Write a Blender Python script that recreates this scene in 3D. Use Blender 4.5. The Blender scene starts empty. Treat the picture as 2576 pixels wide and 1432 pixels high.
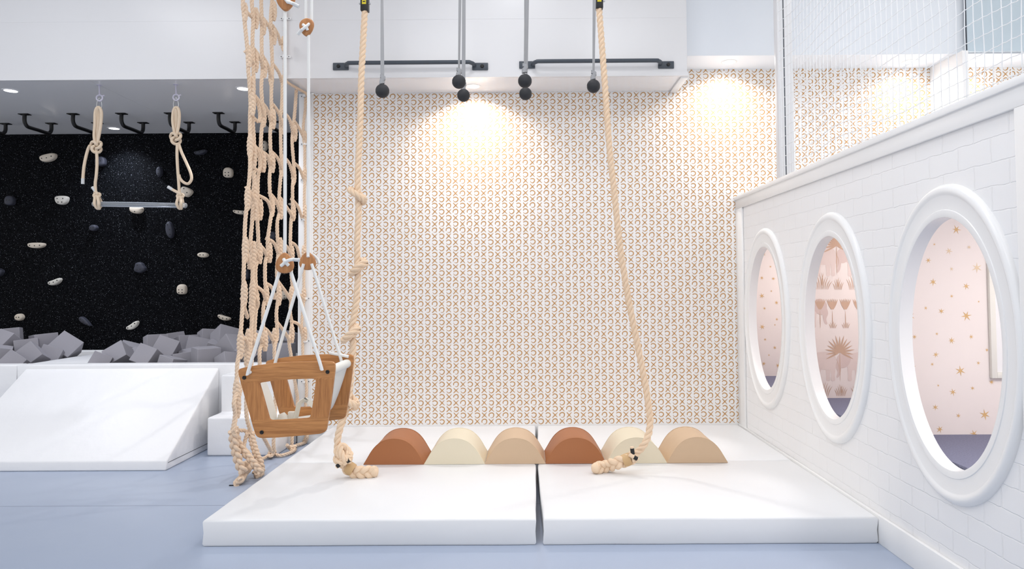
import bpy, bmesh, math, random
from mathutils import Vector, Matrix, noise
random.seed(7)
PI=math.pi
scene=bpy.context.scene
COL=scene.collection

# ------------------------------------------------------------------ camera
F=1714.2; CX=1320.66; CY=659.71; YAW=.00338; PIT=.03428; ROL=.00611; H=1.4
def cam_axes():
    r=Vector((math.cos(YAW),math.sin(YAW),0)); d=Vector((-math.sin(YAW),math.cos(YAW),0)); z=Vector((0,0,1))
    fw=math.cos(PIT)*d+math.sin(PIT)*z; u=-math.sin(PIT)*d+math.cos(PIT)*z
    R=math.cos(ROL)*r-math.sin(ROL)*u; U=math.sin(ROL)*r+math.cos(ROL)*u
    return R,U,fw
RR,UU,FW=cam_axes()
cd=bpy.data.cameras.new('camera'); cam=bpy.data.objects.new('camera',cd); COL.objects.link(cam)
cam.matrix_world=Matrix(((RR.x,UU.x,-FW.x,0),(RR.y,UU.y,-FW.y,0),(RR.z,UU.z,-FW.z,H),(0,0,0,1)))
cd.sensor_width=36; cd.lens=F*36/2576; cd.shift_x=-(CX-1288)/2576; cd.shift_y=(CY-716)/2576
cd.clip_start=.05; cd.clip_end=60
scene.camera=cam

# ------------------------------------------------------------------ light
def srgb(r,g,b):
    f=lambda c:(c/255/12.92 if c/255<=.04045 else ((c/255+.055)/1.055)**2.4)
    return (f(r),f(g),f(b),1)
w=bpy.data.worlds.new('world'); scene.world=w; w.use_nodes=True
bg=w.node_tree.nodes['Background']; bg.inputs[0].default_value=(1,.997,.99,1); bg.inputs[1].default_value=.86
scene.view_settings.view_transform='Standard'; scene.view_settings.look='None'
scene.view_settings.gamma=1; scene.view_settings.use_curve_mapping=False
scene.view_settings.exposure=0.17
def area(name,loc,size,power,color=(.985,.99,1),rot=(0,0,0)):
    l=bpy.data.lights.new(name,'AREA'); l.shape='RECTANGLE'; l.size,l.size_y=size; l.energy=power; l.color=color
    o=bpy.data.objects.new(name,l); COL.objects.link(o); o.location=loc; o.rotation_euler=rot; return o
ZC=4.5
area('ceiling_panel_lamp',(-3.6,3.6,ZC-.04),(1.2,1.2),29.5)
area('ceiling_panel_lamp',(-1.0,2.6,ZC-.04),(1.2,1.2),25.7)
area('ceiling_panel_lamp',(-.1,4.75,ZC-.04),(.3,.3),7.9)
area('ceiling_panel_lamp',(1.0,2.9,ZC-.04),(.9,.9),19.7)
area('ceiling_panel_lamp',(-1.0,.2,ZC-.04),(1.2,1.2),21.9)
area('ceiling_panel_lamp',(1.6,.6,ZC-.04),(1.2,1.2),17.4)
area('ceiling_panel_lamp',(3.6,3.9,ZC-.04),(.9,.9),13.6)

# ------------------------------------------------------------------ helpers
def ray(px,py):
    x=(px-CX)/F; y=-(py-CY)/F
    return FW+x*RR+y*UU
O0=Vector((0,0,H))
def atY(px,py,Y): d=ray(px,py); return O0+d*(Y/d.y)
def atX(px,py,X): d=ray(px,py); return O0+d*(X/d.x)
def atZ(px,py,Z): d=ray(px,py); return O0+d*((Z-H)/d.z)

class MB:
    def __init__(s): s.v=[]; s.f=[]; s.m=[]
    def add(s,vs,fs,mi=0):
        n=len(s.v); s.v+= [tuple(v) for v in vs]; s.f+=[tuple(i+n for i in f) for f in fs]; s.m+=[mi]*len(fs); return s
    def box(s,a,b,mi=0):
        x0,y0,z0=a; x1,y1,z1=b
        vs=[(x0,y0,z0),(x1,y0,z0),(x1,y1,z0),(x0,y1,z0),(x0,y0,z1),(x1,y0,z1),(x1,y1,z1),(x0,y1,z1)]
        return s.add(vs,[(0,3,2,1),(4,5,6,7),(0,1,5,4),(1,2,6,5),(2,3,7,6),(3,0,4,7)],mi)
    def prism(s,poly,d,mi=0):
        n=len(poly); vs=[Vector(p) for p in poly]+[Vector(p)+Vector(d) for p in poly]
        fs=[tuple(range(n)),tuple(range(2*n-1,n-1,-1))]+[(i,i+n,(i+1)%n+n,(i+1)%n) for i in range(n)]
        return s.add(vs,fs,mi)
    def tube(s,pts,r,n=10,mi=0,closed=False,cap=True):
        pts=[Vector(p) for p in pts]; fr=frames(pts,closed); m=len(pts); base=[]
        for k,(p,(t,a,b)) in enumerate(zip(pts,fr)):
            rr=r[k] if isinstance(r,(list,tuple)) else r
            base+=[p+a*(rr*math.cos(2*PI*i/n))+b*(rr*math.sin(2*PI*i/n)) for i in range(n)]
        fs=[]
        for k in range(m if closed else m-1):
            k2=(k+1)%m
            for i in range(n):
                j=(i+1)%n; fs.append((k*n+i,k*n+j,k2*n+j,k2*n+i))
        if not closed and cap: fs+= [tuple(range(n-1,-1,-1)),tuple(range((m-1)*n,m*n))]
        return s.add(base,fs,mi)
    def lathe(s,prof,c,axis='Z',n=32,mi=0):
        # prof: list of (r,h)
        ax={'X':(Vector((0,1,0)),Vector((0,0,1)),Vector((1,0,0))),'Y':(Vector((1,0,0)),Vector((0,0,1)),Vector((0,1,0))),'Z':(Vector((1,0,0)),Vector((0,1,0)),Vector((0,0,1)))}[axis]
        c=Vector(c); vs=[]; fs=[]
        for r,h in prof:
            for i in range(n):
                t=2*PI*i/n; vs.append(c+ax[0]*(r*math.cos(t))+ax[1]*(r*math.sin(t))+ax[2]*h)
        for k in range(len(prof)-1):
            for i in range(n):
                j=(i+1)%n; fs.append((k*n+i,k*n+j,(k+1)*n+j,(k+1)*n+i))
        fs+= [tuple(range(n-1,-1,-1)),tuple(range((len(prof)-1)*n,len(prof)*n))]
        return s.add(vs,fs,mi)
    def build(s,name,mats,parent=None,smooth=False,bevel=0,seg=2,sharp=40,label=None):
        me=bpy.data.meshes.new(name); me.from_pydata(s.v,[],s.f); 
        if not isinstance(mats,(list,tuple)): mats=[mats]
        for m in mats: me.materials.append(m)
        me.polygons.foreach_set('material_index',s.m)
        bm=bmesh.new(); bm.from_mesh(me)
        bmesh.ops.recalc_face_normals(bm,faces=bm.faces)
        if bevel:
            es=[e for e in bm.edges if len(e.link_faces)==2 and e.calc_face_angle(0)>math.radians(25)]
            bmesh.ops.bevel(bm,geom=es,offset=bevel,segments=seg,profile=.5,affect='EDGES',clamp_overlap=True)
        bm.to_mesh(me); bm.free()
        if smooth or bevel:
            me.shade_smooth()
            try: me.set_sharp_from_angle(angle=math.radians(sharp))
            except Exception: pass
        o=bpy.data.objects.new(name,me); COL.objects.link(o)
        if parent is not None:
            o.parent=parent; o.matrix_parent_inverse=inv_world(parent)
        if label: o['label']=label
        return o
def inv_world(p):
    m=Matrix.Identity(4)
    q=p
    chain=[]
    while q is not None: chain.append(q); q=q.parent
    for q in reversed(chain):
        m=m@(q.matrix_parent_inverse if q.parent is not None else Matrix.Identity(4))@Matrix.Translation(q.location)
    return m.inverted()
def frames(pts,closed=False):
    n=len(pts); T=[]
    for i in range(n):
        a=pts[i-1] if (i>0 or closed) else pts[i]; b=pts[(i+1)%n] if (i<n-1 or closed) else pts[i]
        t=(b-a); T.append(t.normalized() if t.length>1e-9 else Vector((0,0,1)))
    up=Vector((0,1,0)) if abs(T[0].y)<.9 else Vector((1,0,0))
    a=(up-T[0]*up.dot(T[0])).normalized(); out=[]
    for i in range(n):
        if i>0:
            a=a-T[i]*a.dot(T[i])
            a=a.normalized() if a.length>1e-6 else up
        out.append((T[i],a,T[i].cross(a)))
    return out
def spline(pts,step,closed=False):
    pts=[Vector(p) for p in pts]; n=len(pts); out=[]
    rng=n if closed else n-1
    for i in range(rng):
        p1=pts[i]; p2=pts[(i+1)%n]
        p0=pts[i-1] if (i>0 or closed) else p1*2-p2
        p3=pts[(i+2)%n] if (i<n-2 or closed) else p2*2-p1
        m=max(2,int((p2-p1).length/step*3))
        for k in range(m):
            t=k/m
            out.append(.5*((2*p1)+(p2-p0)*t+(2*p0-5*p1+4*p2-p3)*t*t+(3*p1-p0-3*p2+p3)*t**3))
    if not closed: out.append(pts[-1])
    # arc-length resample
    if closed: out.append(out[0])
    L=[0]
    for i in range(1,len(out)): L.append(L[-1]+(out[i]-out[i-1]).length)
    N=max(3,int(L[-1]/step)); res=[]; j=0
    for k in range(N+1):
        s=L[-1]*k/N
        while j<len(L)-2 and L[j+1]<s: j+=1
        u=(s-L[j])/max(1e-9,L[j+1]-L[j]); res.append(out[j].lerp(out[j+1],u))
    if closed: res.pop()
    return res
def rope(mb,pts,R,pitch,strands=3,seg=7,per=11,closed=False,mi=0):
    """laid rope: strands wound right-handed round the path"""
    p=spline(pts,pitch/per,closed); fr=frames(p,closed); s=0; S=[0]
    for i in range(1,len(p)): s+=(p[i]-p[i-1]).length; S.append(s)
    for k in range(strands):
        q=[]
        for i in range(len(p)):
            th=2*PI*S[i]/pitch+2*PI*k/strands
            t,a,b=fr[i]; q.append(p[i]+(a*math.cos(th)+b*math.sin(th))*R*.5)
        mb.tube(q,R*.53,seg,mi,closed)
    return p
def braid(mb,pts,amp,dep,sr,pitch,per=20,seg=9,strands=3,mi=0,taper=False):
    p=spline(pts,pitch/per); s=0; S=[0]
    for i in range(1,len(p)): s+=(p[i]-p[i-1]).length; S.append(s)
    n=len(p)
    for k in range(strands):
        q=[]
        for i in range(n):
            t=(p[min(i+1,n-1)]-p[max(i-1,0)]).normalized()
            lat=t.cross(Vector((0,1,0))); lat=lat.normalized() if lat.length>.05 else Vector((1,0,0))
            d=t.cross(lat).normalized()
            th=2*PI*(S[i]/pitch+k/strands)
            e=1
            if taper: e=math.sin(PI*min(1,max(0,i/(n-1))))**.5
            q.append(p[i]+lat*(amp*e*math.sin(th))+d*(dep*e*math.sin(2*th)))
        mb.tube(q,sr,seg,mi)
def torus_knot(c,s,ax,ay,az,p=2,q=3,n=90,R=2.0,r=.9,ph=0):
    out=[]
    for i in range(n):
        t=2*PI*i/n
        x=(R+r*math.cos(q*t))*math.cos(p*t+ph); y=(R+r*math.cos(q*t))*math.sin(p*t+ph); z=r*math.sin(q*t)
        out.append(Vector(c)+Vector(ax)*x*s+Vector(ay)*y*s+Vector(az)*z*s)
    return out
def empty(name,loc,label,cat,group=None):
    o=bpy.data.objects.new(name,None); COL.objects.link(o); o.location=loc; o.empty_display_size=.1
    o['label']=label; o['category']=cat
    if group: o['group']=group
    return o
def tag(o,label,cat,group=None,kind=None):
    o['label']=label; o['category']=cat
    if group: o['group']=group
    if kind: o['kind']=kind
    return o
def struct(mb,name,mats,**k):
    o=mb.build(name,mats,**k); o['kind']='structure'; return o

# ------------------------------------------------------------------ materials
def mat(name,color,rough=.5,metal=0,bump=None,var=0,vscale=8,spec=.5,emit=None,trans=0,coat=0,ior=1.45,sheen=0):
    m=bpy.data.materials.new(name); m.use_nodes=True; nt=m.node_tree; b=nt.nodes['Principled BSDF']
    b.inputs['Base Color'].default_value=color; b.inputs['Roughness'].default_value=rough; b.inputs['Metallic'].default_value=metal
    b.inputs['Specular IOR Level'].default_value=spec; b.inputs['Transmission Weight'].default_value=trans; b.inputs['IOR'].default_value=ior
    b.inputs['Coat Weight'].default_value=coat
    tc=nt.nodes.new('ShaderNodeTexCoord')
    if emit: b.inputs['Emission Color'].default_value=emit[0]; b.inputs['Emission Strength'].default_value=emit[1]
    if var:
        nz=nt.nodes.new('ShaderNodeTexNoise'); nz.inputs['Scale'].default_value=vscale; nz.inputs['Detail'].default_value=4
        nt.links.new(tc.outputs['Object'],nz.inputs['Vector'])
        hs=nt.nodes.new('ShaderNodeMix'); hs.data_type='RGBA'; hs.inputs[6].default_value=tuple(c*(1-var) for c in color[:3])+(1,); hs.inputs[7].default_value=tuple(min(1,c*(1+var)) for c in color[:3])+(1,)
        nt.links.new(nz.outputs['Fac'],hs.inputs[0]); nt.links.new(hs.outputs[2],b.inputs['Base Color'])
    if bump:
        sc,st,dist=bump
        nz=nt.nodes.new('ShaderNodeTexNoise'); nz.inputs['Scale'].default_value=sc; nz.inputs['Detail'].default_value=3
        nt.links.new(tc.outputs['Object'],nz.inputs['Vector'])
        bp=nt.nodes.new('ShaderNodeBump'); bp.inputs['Strength'].default_value=st; bp.inputs['Distance'].default_value=dist
        nt.links.new(nz.outputs['Fac'],bp.inputs['Height']); nt.links.new(bp.outputs['Normal'],b.inputs['Normal'])
    return m
M={}
M['wall']=mat('white_wall_paint',srgb(240,240,241),.45,bump=(90,.05,.001))
M['paper']=mat('wallpaper_ground',srgb(240,239,239),.6)
M['gold']=mat('wallpaper_gold_ink',srgb(192,143,84),.5,var=.15,vscale=30)
M['beam']=mat('white_laminate',srgb(228,228,230),.28,bump=(3,.05,.01))
M['soffit']=mat('bluish_white_paint',srgb(226,231,238),.4)
M['gloss']=mat('glossy_white_panel',srgb(238,238,240),.13)
M['trim']=mat('white_gloss_trim',srgb(242,242,242),.25)
M['vinyl']=mat('white_vinyl',srgb(234,235,237),.42,bump=(4,.35,.012))
M['vinyl2']=mat('white_vinyl_wrinkled',srgb(241,241,243),.42,bump=(7,.5,.015))
M['rope']=mat('natural_cotton_rope',srgb(228,203,178),.85,var=.08,vscale=60,bump=(400,.3,.002),spec=.2)
M['rope2']=mat('climbing_rope_cotton',srgb(232,206,178),.85,var=.06,vscale=50,bump=(300,.3,.002),spec=.2)
M['cord']=mat('beige_braided_cord',srgb(222,203,180),.8,bump=(500,.4,.001),spec=.2)
M['whitecord']=mat('white_braided_cord',srgb(240,240,238),.7,bump=(450,.5,.001),spec=.3)
M['clearsleeve']=mat('milky_plastic_sleeve',srgb(235,238,240),.25,trans=.3)
M['charcoal']=mat('charcoal_powder_coat',srgb(70,77,86),.42,bump=(300,.1,.001))
M['black']=mat('black_powder_coat',srgb(14,14,16),.35)
M['ball']=mat('black_rubber_ball',srgb(42,43,47),.62,bump=(350,.35,.0015))
M['strap']=mat('grey_webbing',srgb(160,161,164),.75,bump=(600,.4,.001))
M['steel']=mat('galvanised_steel',srgb(190,192,195),.3,metal=.9)
M['hook']=mat('white_painted_hook',srgb(206,203,220),.4)
M['acrylic']=mat('clear_acrylic',(.86,.92,1,1),.04,trans=.84,ior=1.49)
M['tape']=mat('beige_tape',srgb(201,167,122),.55)
M['blackplastic']=mat('black_plastic',srgb(22,23,26),.4)
M['yellow']=mat('yellow_label',srgb(214,196,40),.5)
M['leather_b']=mat('tan_brown_leatherette',srgb(166,106,66),.5,bump=(300,.15,.001))
M['leather_c']=mat('cream_leatherette',srgb(228,217,193),.5,bump=(300,.15,.001))
M['leather_t']=mat('sand_leatherette',srgb(206,178,148),.5,bump=(300,.15,.001))
M['foam']=mat('grey_foam',srgb(156,154,161),.95,var=.05,vscale=200,spec=.1,bump=(500,.3,.001))
M['foam_dark']=mat('pit_liner_foam',srgb(70,70,75),.95)
M['hold_c']=mat('cream_climbing_resin',srgb(222,210,194),.6,bump=(150,.2,.002))
M['hold_w']=mat('pale_climbing_resin',srgb(224,220,212),.6,bump=(150,.2,.002))
M['hold_d']=mat('slate_climbing_resin',srgb(58,60,72),.6,bump=(150,.2,.002))
M['carpet']=mat('blue_grey_carpet',srgb(128,129,150),.95,var=.25,vscale=120,bump=(300,.8,.004),spec=.05)
M['pink']=mat('blush_wallpaper',srgb(243,233,229),.7)
M['star']=mat('gold_star_ink',srgb(222,182,128),.6)
M['star2']=mat('pale_star_ink',srgb(232,208,176),.6)
M['ele']=mat('dusty_pink_ink',srgb(232,216,211),.7)
M['ele2']=mat('dusty_pink_ink_dark',srgb(223,203,198),.7)
M['plant']=mat('taupe_plant_ink',srgb(208,176,154),.7)
M['red']=mat('coral_ink',srgb(226,110,80),.7)
M['webbing']=mat('white_belt_webbing',srgb(232,229,220),.7)
M['canvas']=mat('white_canvas',srgb(236,234,226),.7,bump=(300,.3,.001))
M['net']=mat('white_net_twine',srgb(238,240,243),.6)
M['glass']=mat('pale_blue_glass',srgb(214,228,238),.06,trans=.25,ior=1.3)
M['lens']=mat('lit_lens',(1,1,1,1),.5,emit=((1,.97,.93,1),14))
M['lens2']=mat('lit_cool_lens',(1,1,1,1),.5,emit=((.93,.92,1,1),8))

def wood(name,c1,c2,axis='X',scale=60):
    m=mat(name,c1,.45); nt=m.node_tree; b=nt.nodes['Principled BSDF']
    tc=nt.nodes.new('ShaderNodeTexCoord'); mp=nt.nodes.new('ShaderNodeMapping')
    mp.inputs['Scale'].default_value=(1.5,10,26) if axis=='X' else (26,10,1.5)
    nz=nt.nodes.new('ShaderNodeTexNoise'); nz.inputs['Scale'].default_value=4; nz.inputs['Detail'].default_value=6; nz.inputs['Distortion'].default_value=.6
    n2=nt.nodes.new('ShaderNodeTexNoise'); n2.inputs['Scale'].default_value=14; n2.inputs['Detail'].default_value=5
    rp=nt.nodes.new('ShaderNodeValToRGB'); rp.color_ramp.elements[0].position=.33; rp.color_ramp.elements[0].color=c2; rp.color_ramp.elements[1].position=.62; rp.color_ramp.elements[1].color=c1
    ad=nt.nodes.new('ShaderNodeMath'); ad.operation='MULTIPLY_ADD'; ad.inputs[1].default_value=.4
    nt.links.new(tc.outputs['Object'],mp.inputs[0]); nt.links.new(mp.outputs[0],nz.inputs['Vector']); nt.links.new(mp.outputs[0],n2.inputs['Vector'])
    sb=nt.nodes.new('ShaderNodeMath'); sb.operation='MULTIPLY'; sb.inputs[1].default_value=.62
    nt.links.new(nz.outputs['Fac'],sb.inputs[0]); nt.links.new(n2.outputs['Fac'],ad.inputs[0]); nt.links.new(sb.outputs[0],ad.inputs[2])
    nt.links.new(ad.outputs[0],rp.inputs[0]); nt.links.new(rp.outputs[0],b.inputs['Base Color'])
    return m
M['woodx']=wood('oak_grain_along',srgb(204,143,86),srgb(162,105,58),'X')
M['woodz']=wood('oak_grain_upright',srgb(200,138,82),srgb(158,101,55),'Z')
M['toggle']=wood('toggle_hardwood',srgb(196,138,88),srgb(164,106,62),'Z')

def floor_mat():
    m=mat('blue_grey_vinyl_floor',srgb(186,197,216),.33,bump=(2.2,.12,.03)); nt=m.node_tree; b=nt.nodes['Principled BSDF']
    tc=nt.nodes.new('ShaderNodeTexCoord'); sp=nt.nodes.new('ShaderNodeSeparateXYZ'); nt.links.new(tc.outputs['Object'],sp.inputs[0])
    s=nt.nodes.new('ShaderNodeMath'); s.operation='SUBTRACT'; s.inputs[1].default_value=SEAMY; nt.links.new(sp.outputs['Y'],s.inputs[0])
    md=nt.nodes.new('ShaderNodeMath'); md.operation='ABSOLUTE'; nt.links.new(s.outputs[0],md.inputs[0])
    lt=nt.nodes.new('ShaderNodeMath'); lt.operation='LESS_THAN'; lt.inputs[1].default_value=.0035; nt.links.new(md.outputs[0],lt.inputs[0])
    nz=nt.nodes.new('ShaderNodeTexNoise'); nz.inputs['Scale'].default_value=1.3; nz.inputs['Detail'].default_value=3; nt.links.new(tc.outputs['Object'],nz.inputs['Vector'])
    mx=nt.nodes.new('ShaderNodeMix'); mx.data_type='RGBA'; mx.inputs[6].default_value=srgb(160,172,194); mx.inputs[7].default_value=srgb(171,182,201); nt.links.new(nz.outputs['Fac'],mx.inputs[0])
    m2=nt.nodes.new('ShaderNodeMix'); m2.data_type='RGBA'; m2.inputs[7].default_value=srgb(112,122,146); nt.links.new(lt.outputs[0],m2.inputs[0]); nt.links.new(mx.outputs[2],m2.inputs[6])
    nt.links.new(m2.outputs[2],b.inputs['Base Color']); return m
SEAMY=atZ(300,1273,0).y
M['floor']=floor_mat()

def brick_mat():
    m=mat('white_painted_brick',srgb(243,243,244),.4); nt=m.node_tree; b=nt.nodes['Principled BSDF']
    tc=nt.nodes.new('ShaderNodeTexCoord'); sp=nt.nodes.new('ShaderNodeSeparateXYZ'); nt.links.new(tc.outputs['Object'],sp.inputs[0])
    cb=nt.nodes.new('ShaderNodeCombineXYZ'); nt.links.new(sp.outputs['Y'],cb.inputs[0]); nt.links.new(sp.outputs['Z'],cb.inputs[1])
    nz=nt.nodes.new('ShaderNodeTexNoise'); nz.inputs['Scale'].default_value=14; nz.inputs['Detail'].default_value=3; nt.links.new(cb.outputs[0],nz.inputs['Vector'])
    sc=nt.nodes.new('ShaderNodeVectorMath'); sc.operation='SCALE'; sc.inputs['Scale'].default_value=.018; nt.links.new(nz.outputs['Color'],sc.inputs[0])
    ad=nt.nodes.new('ShaderNodeVectorMath'); nt.links.new(cb.outputs[0],ad.inputs[0]); nt.links.new(sc.outputs[0],ad.inputs[1])
    br=nt.nodes.new('ShaderNodeTexBrick'); br.offset=.5; br.inputs['Scale'].default_value=1; br.inputs['Brick Width'].default_value=.215; br.inputs['Row Height'].default_value=.1
    br.inputs['Mortar Size'].default_value=.004; br.inputs['Mortar Smooth'].default_value=.6; br.inputs['Color1'].default_value=(1,1,1,1); br.inputs['Color2'].default_value=(.75,.75,.75,1); br.inputs['Mortar'].default_value=(0,0,0,1)
    nt.links.new(ad.outputs[0],br.inputs['Vector'])
    n2=nt.nodes.new('ShaderNodeTexNoise'); n2.inputs['Scale'].default_value=9; n2.inputs['Detail'].default_value=5; nt.links.new(tc.outputs['Object'],n2.inputs['Vector'])
    mm=nt.nodes.new('ShaderNodeMath'); mm.operation='MULTIPLY_ADD'; mm.inputs[1].default_value=.35; nt.links.new(n2.outputs['Fac'],mm.inputs[0]); nt.links.new(br.outputs['Color'],mm.inputs[2])
    bp=nt.nodes.new('ShaderNodeBump'); bp.inputs['Strength'].default_value=.55; bp.inputs['Distance'].default_value=.004; nt.links.new(mm.outputs[0],bp.inputs['Height']); nt.links.new(bp.outputs['Normal'],b.inputs['Normal'])
    return m
M['brick']=brick_mat()

def glitter_mat():
    m=mat('black_glitter_wallcovering',srgb(6,8,12),.5); nt=m.node_tree; b=nt.nodes['Principled BSDF']
    tc=nt.nodes.new('ShaderNodeTexCoord')
    def layer(scale,rad,thr):
        vo=nt.nodes.new('ShaderNodeTexVoronoi'); vo.inputs['Scale'].default_value=scale; nt.links.new(tc.outputs['Object'],vo.inputs['Vector'])
        a=nt.nodes.new('ShaderNodeMath'); a.operation='LESS_THAN'; a.inputs[1].default_value=rad; nt.links.new(vo.outputs['Distance'],a.inputs[0])
        se=nt.nodes.new('ShaderNodeSeparateColor'); nt.links.new(vo.outputs['Color'],se.inputs[0])
        g=nt.nodes.new('ShaderNodeMath'); g.operation='GREATER_THAN'; g.inputs[1].default_value=thr; nt.links.new(se.outputs[0],g.inputs[0])
        mu=nt.nodes.new('ShaderNodeMath'); mu.operation='MULTIPLY'; nt.links.new(a.outputs[0],mu.inputs[0]); nt.links.new(g.outputs[0],mu.inputs[1])
        m2=nt.nodes.new('ShaderNodeMath'); m2.operation='MULTIPLY'; nt.links.new(mu.outputs[0],m2.inputs[0]); nt.links.new(se.outputs[1],m2.inputs[1]); return m2
    a=layer(210,.36,.45); c=layer(95,.20,.80)
    ad=nt.nodes.new('ShaderNodeMath'); ad.operation='MULTIPLY_ADD'; ad.inputs[1].default_value=.13; nt.links.new(a.outputs[0],ad.inputs[0]); nt.links.new(c.outputs[0],ad.inputs[2]); ad.use_clamp=True
    mx=nt.nodes.new('ShaderNodeMix'); mx.data_type='RGBA'; mx.inputs[6].default_value=srgb(2,3,6); mx.inputs[7].default_value=srgb(225,233,248); nt.links.new(ad.outputs[0],mx.inputs[0])
    nt.links.new(mx.outputs[2],b.inputs['Base Color']); b.inputs['Specular IOR Level'].default_value=.06; b.inputs['Roughness'].default_value=.7
    return m
M['glitter']=glitter_mat()

# ------------------------------------------------------------------ room shell
D=6.166; YB=5.70; YK=7.73; ZB=3.16; ZS=3.362; YS=5.79; ZM=.142; YF=3.722; XW=1.905; HT=2.19
YM=4.925     # joint between front and back mats
struct(MB().box((-9,-3,-.06),(6,8.2,0)),'floor',M['floor'])
struct(MB().box((-9,-3,ZC),(6,8.2,ZC+.06)),'ceiling',M['wall'])

# back wall with its hand-painted noughts and crosses
mb=MB(); xl=atY(787,600,D).x
XWL=xl
mb.box((xl,D,0),(5.6,D+.12,ZC))
c0=atY(795.7,259.5,D); c1=atY(1952.1,293.7,D); c2=atY(795.5,442.7,D)
PX=(c1.x-c0.x)/66; PZ=(c0.z-c2.z)/12
def mark_o(cx,cz,r,rot,mi=1):
    n=15; vs=[];fs=[]; a0=rot; span=2*PI*.9
    y=D-.0008; jr=random.uniform(.94,1.06)
    for k in range(n+1):
        u=k/n; a=a0-span*u; wd=r*(.165+.04*math.sin(PI*u))*(1 if u<.65 else .4+.6*(1-u)/.35)
        rr=r*jr*(1+.05*math.sin(3*a+rot*5)); c,s=math.cos(a),math.sin(a)
        vs+=[(cx+c*(rr-wd),y,cz+s*(rr-wd)),(cx+c*(rr+wd),y,cz+s*(rr+wd))]
    for k in range(n): fs.append((2*k,2*k+1,2*k+3,2*k+2))
    return vs,fs
def mark_x(cx,cz,r,mi=1):
    vs=[];fs=[];y=D-.0008
    j=lambda a:random.uniform(-a,a)*r
    for (x0,z0,x1,z1,w0,w1) in ((-.95,1.0,.95,-.95,.14,.08),(-.95,-1.0,1.0,1.05,.15,.07)):
        p0=Vector((cx+x0*r+j(.08),0,cz+z0*r+j(.08))); p1=Vector((cx+x1*r+j(.1),0,cz+z1*r+j(.1))); d=(p1-p0).normalized(); nn=Vector((-d.z,0,d.x))
        pm=(p0+p1)/2
        n=len(vs)
        for p,wd in ((p0,w0),(pm,.175),(p1,w1)):
            a=p+nn*wd*r; b=p-nn*wd*r; vs+=[(a.x,y,a.z),(b.x,y,b.z)]
        fs+=[(n,n+1,n+3,n+2),(n+2,n+3,n+5,n+4)]
        y-=.0002
    return vs,fs
gx=atY(1998,600,D)
for i in range(0,110):
    x=c0.x+i*PX
    if x>5.3: break
    for j in range(-8,70):
        z=c0.z-j*PZ
        if z<.128 or z>ZS+.01: continue
        if (i+j)%2==0: vs,fs=mark_o(x,z,.0213,random.choice([PI*.84,PI*.88,PI*1.12])+random.uniform(-.1,.1))
        else: vs,fs=mark_x(x,z,.0236)
        mb.add(vs,fs,1)
struct(mb,'wall_back',[M['paper'],M['gold']])
# the end post at the left of the papered wall and the low skirting
pl=atY(750,600,D-.03).x
struct(MB().box((pl,D-.03,0),(xl-.012,D+.4,ZB)).box((xl-.014,D-.02,0),(xl+.0,D+.4,ZB)),'trim_1',M['trim'],bevel=.004)
struct(MB().box((xl-.03,D-.045,0),(-1.772,D-.001,.095)).box((xl-.03,D-.06,.095),(-1.772,D-.001,.12)),'baseboard_back',M['trim'],bevel=.004)
# overhead bridge: front board, glossy underside and end
xr=atY(1728,120,YB).x
mb=MB(); 
mb.box((-9,YB,ZB+.03),(xr,D-.002,ZC-.002))
mb.box((-9,YB-.012,ZB),(xr+.008,YB+.02,ZB+.03))
mb.box((-9,YB-.0012,3.66),(xr,YB,ZC-.002))
struct(mb,'trim_2',M['beam'])
zz=ZB+.0295
mb=MB().box((-9,YB+.021,ZB+.006),(-3.722,YK+.01,zz)).box((-3.718,YB+.021,ZB+.006),(xl-.1,YK+.01,zz)).box((xl-.098,YB+.021,ZB+.006),(xr,D-.003,zz))
struct(mb,'trim_3',M['gloss'])
struct(MB().box((xr-.05,YB+.02,ZB-.012),(xr+.012,D-.003,ZB+.005)),'trim_4',M['trim'],bevel=.003)
# climbing alcove
struct(MB().box((-9,YK,0),(xl-.0,YK+.1,ZB+.2)),'wall_alcove',M['glitter'])
struct(MB().box((xl-.10,D+.41,0),(xl-.0,YK,ZB)),'wall_partition',M['wall'])
# raised soffit on the right
mb=MB().box((xr+.013,YS,ZS),(5.6,D-.002,ZC-.002))
struct(mb,'trim_5',M['soffit'])
# thin wing wall beyond the loft netting
wx=atY(2342,300,D).x
struct(MB().box((wx,YB,2.3),(wx+.05,D-.002,ZS-.001)),'trim_7',M['wall'])
# loft floor behind the playhouse wall
struct(MB().box((1.93,1.2,2.02),(5.6,D-.002,2.12)),'trim_8',M['wall'])

# playhouse wall with three oval openings
CY3=[3.098,4.275,5.45]; CZ=1.13; AO,BO=.490,.718; AI,BI=.374,.568
mb=MB()
Y0=2.69; Z0=.15; Z1=2.075
edges=[1.2,3.69,4.865,D-.003]
def oval_cell(mb,x,ya,yb,za,zb,cy,cz,a,b,n=96):
    inner=[];outer=[]
    angs=sorted(set([2*PI*i/n for i in range(n)]+[math.atan2(z-cz,y-cy)%(2*PI) for y in (ya,yb) for z in (za,zb)]))
    for t in angs:
        c,s=math.cos(t),math.sin(t)
        k=1/math.sqrt((c/a)**2+(s/b)**2); inner.append((x,cy+c*k,cz+s*k))
        q=1e9
        if c>1e-9:q=min(q,(yb-cy)/c)
        if c<-1e-9:q=min(q,(ya-cy)/c)
        if s>1e-9:q=min(q,(zb-cz)/s)
        if s<-1e-9:q=min(q,(za-cz)/s)
        outer.append((x,cy+c*q,cz+s*q))
    m=len(angs)
    mb.add(inner+outer,[(i,(i+1)%m,m+(i+1)%m,m+i) for i in range(m)])
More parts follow.
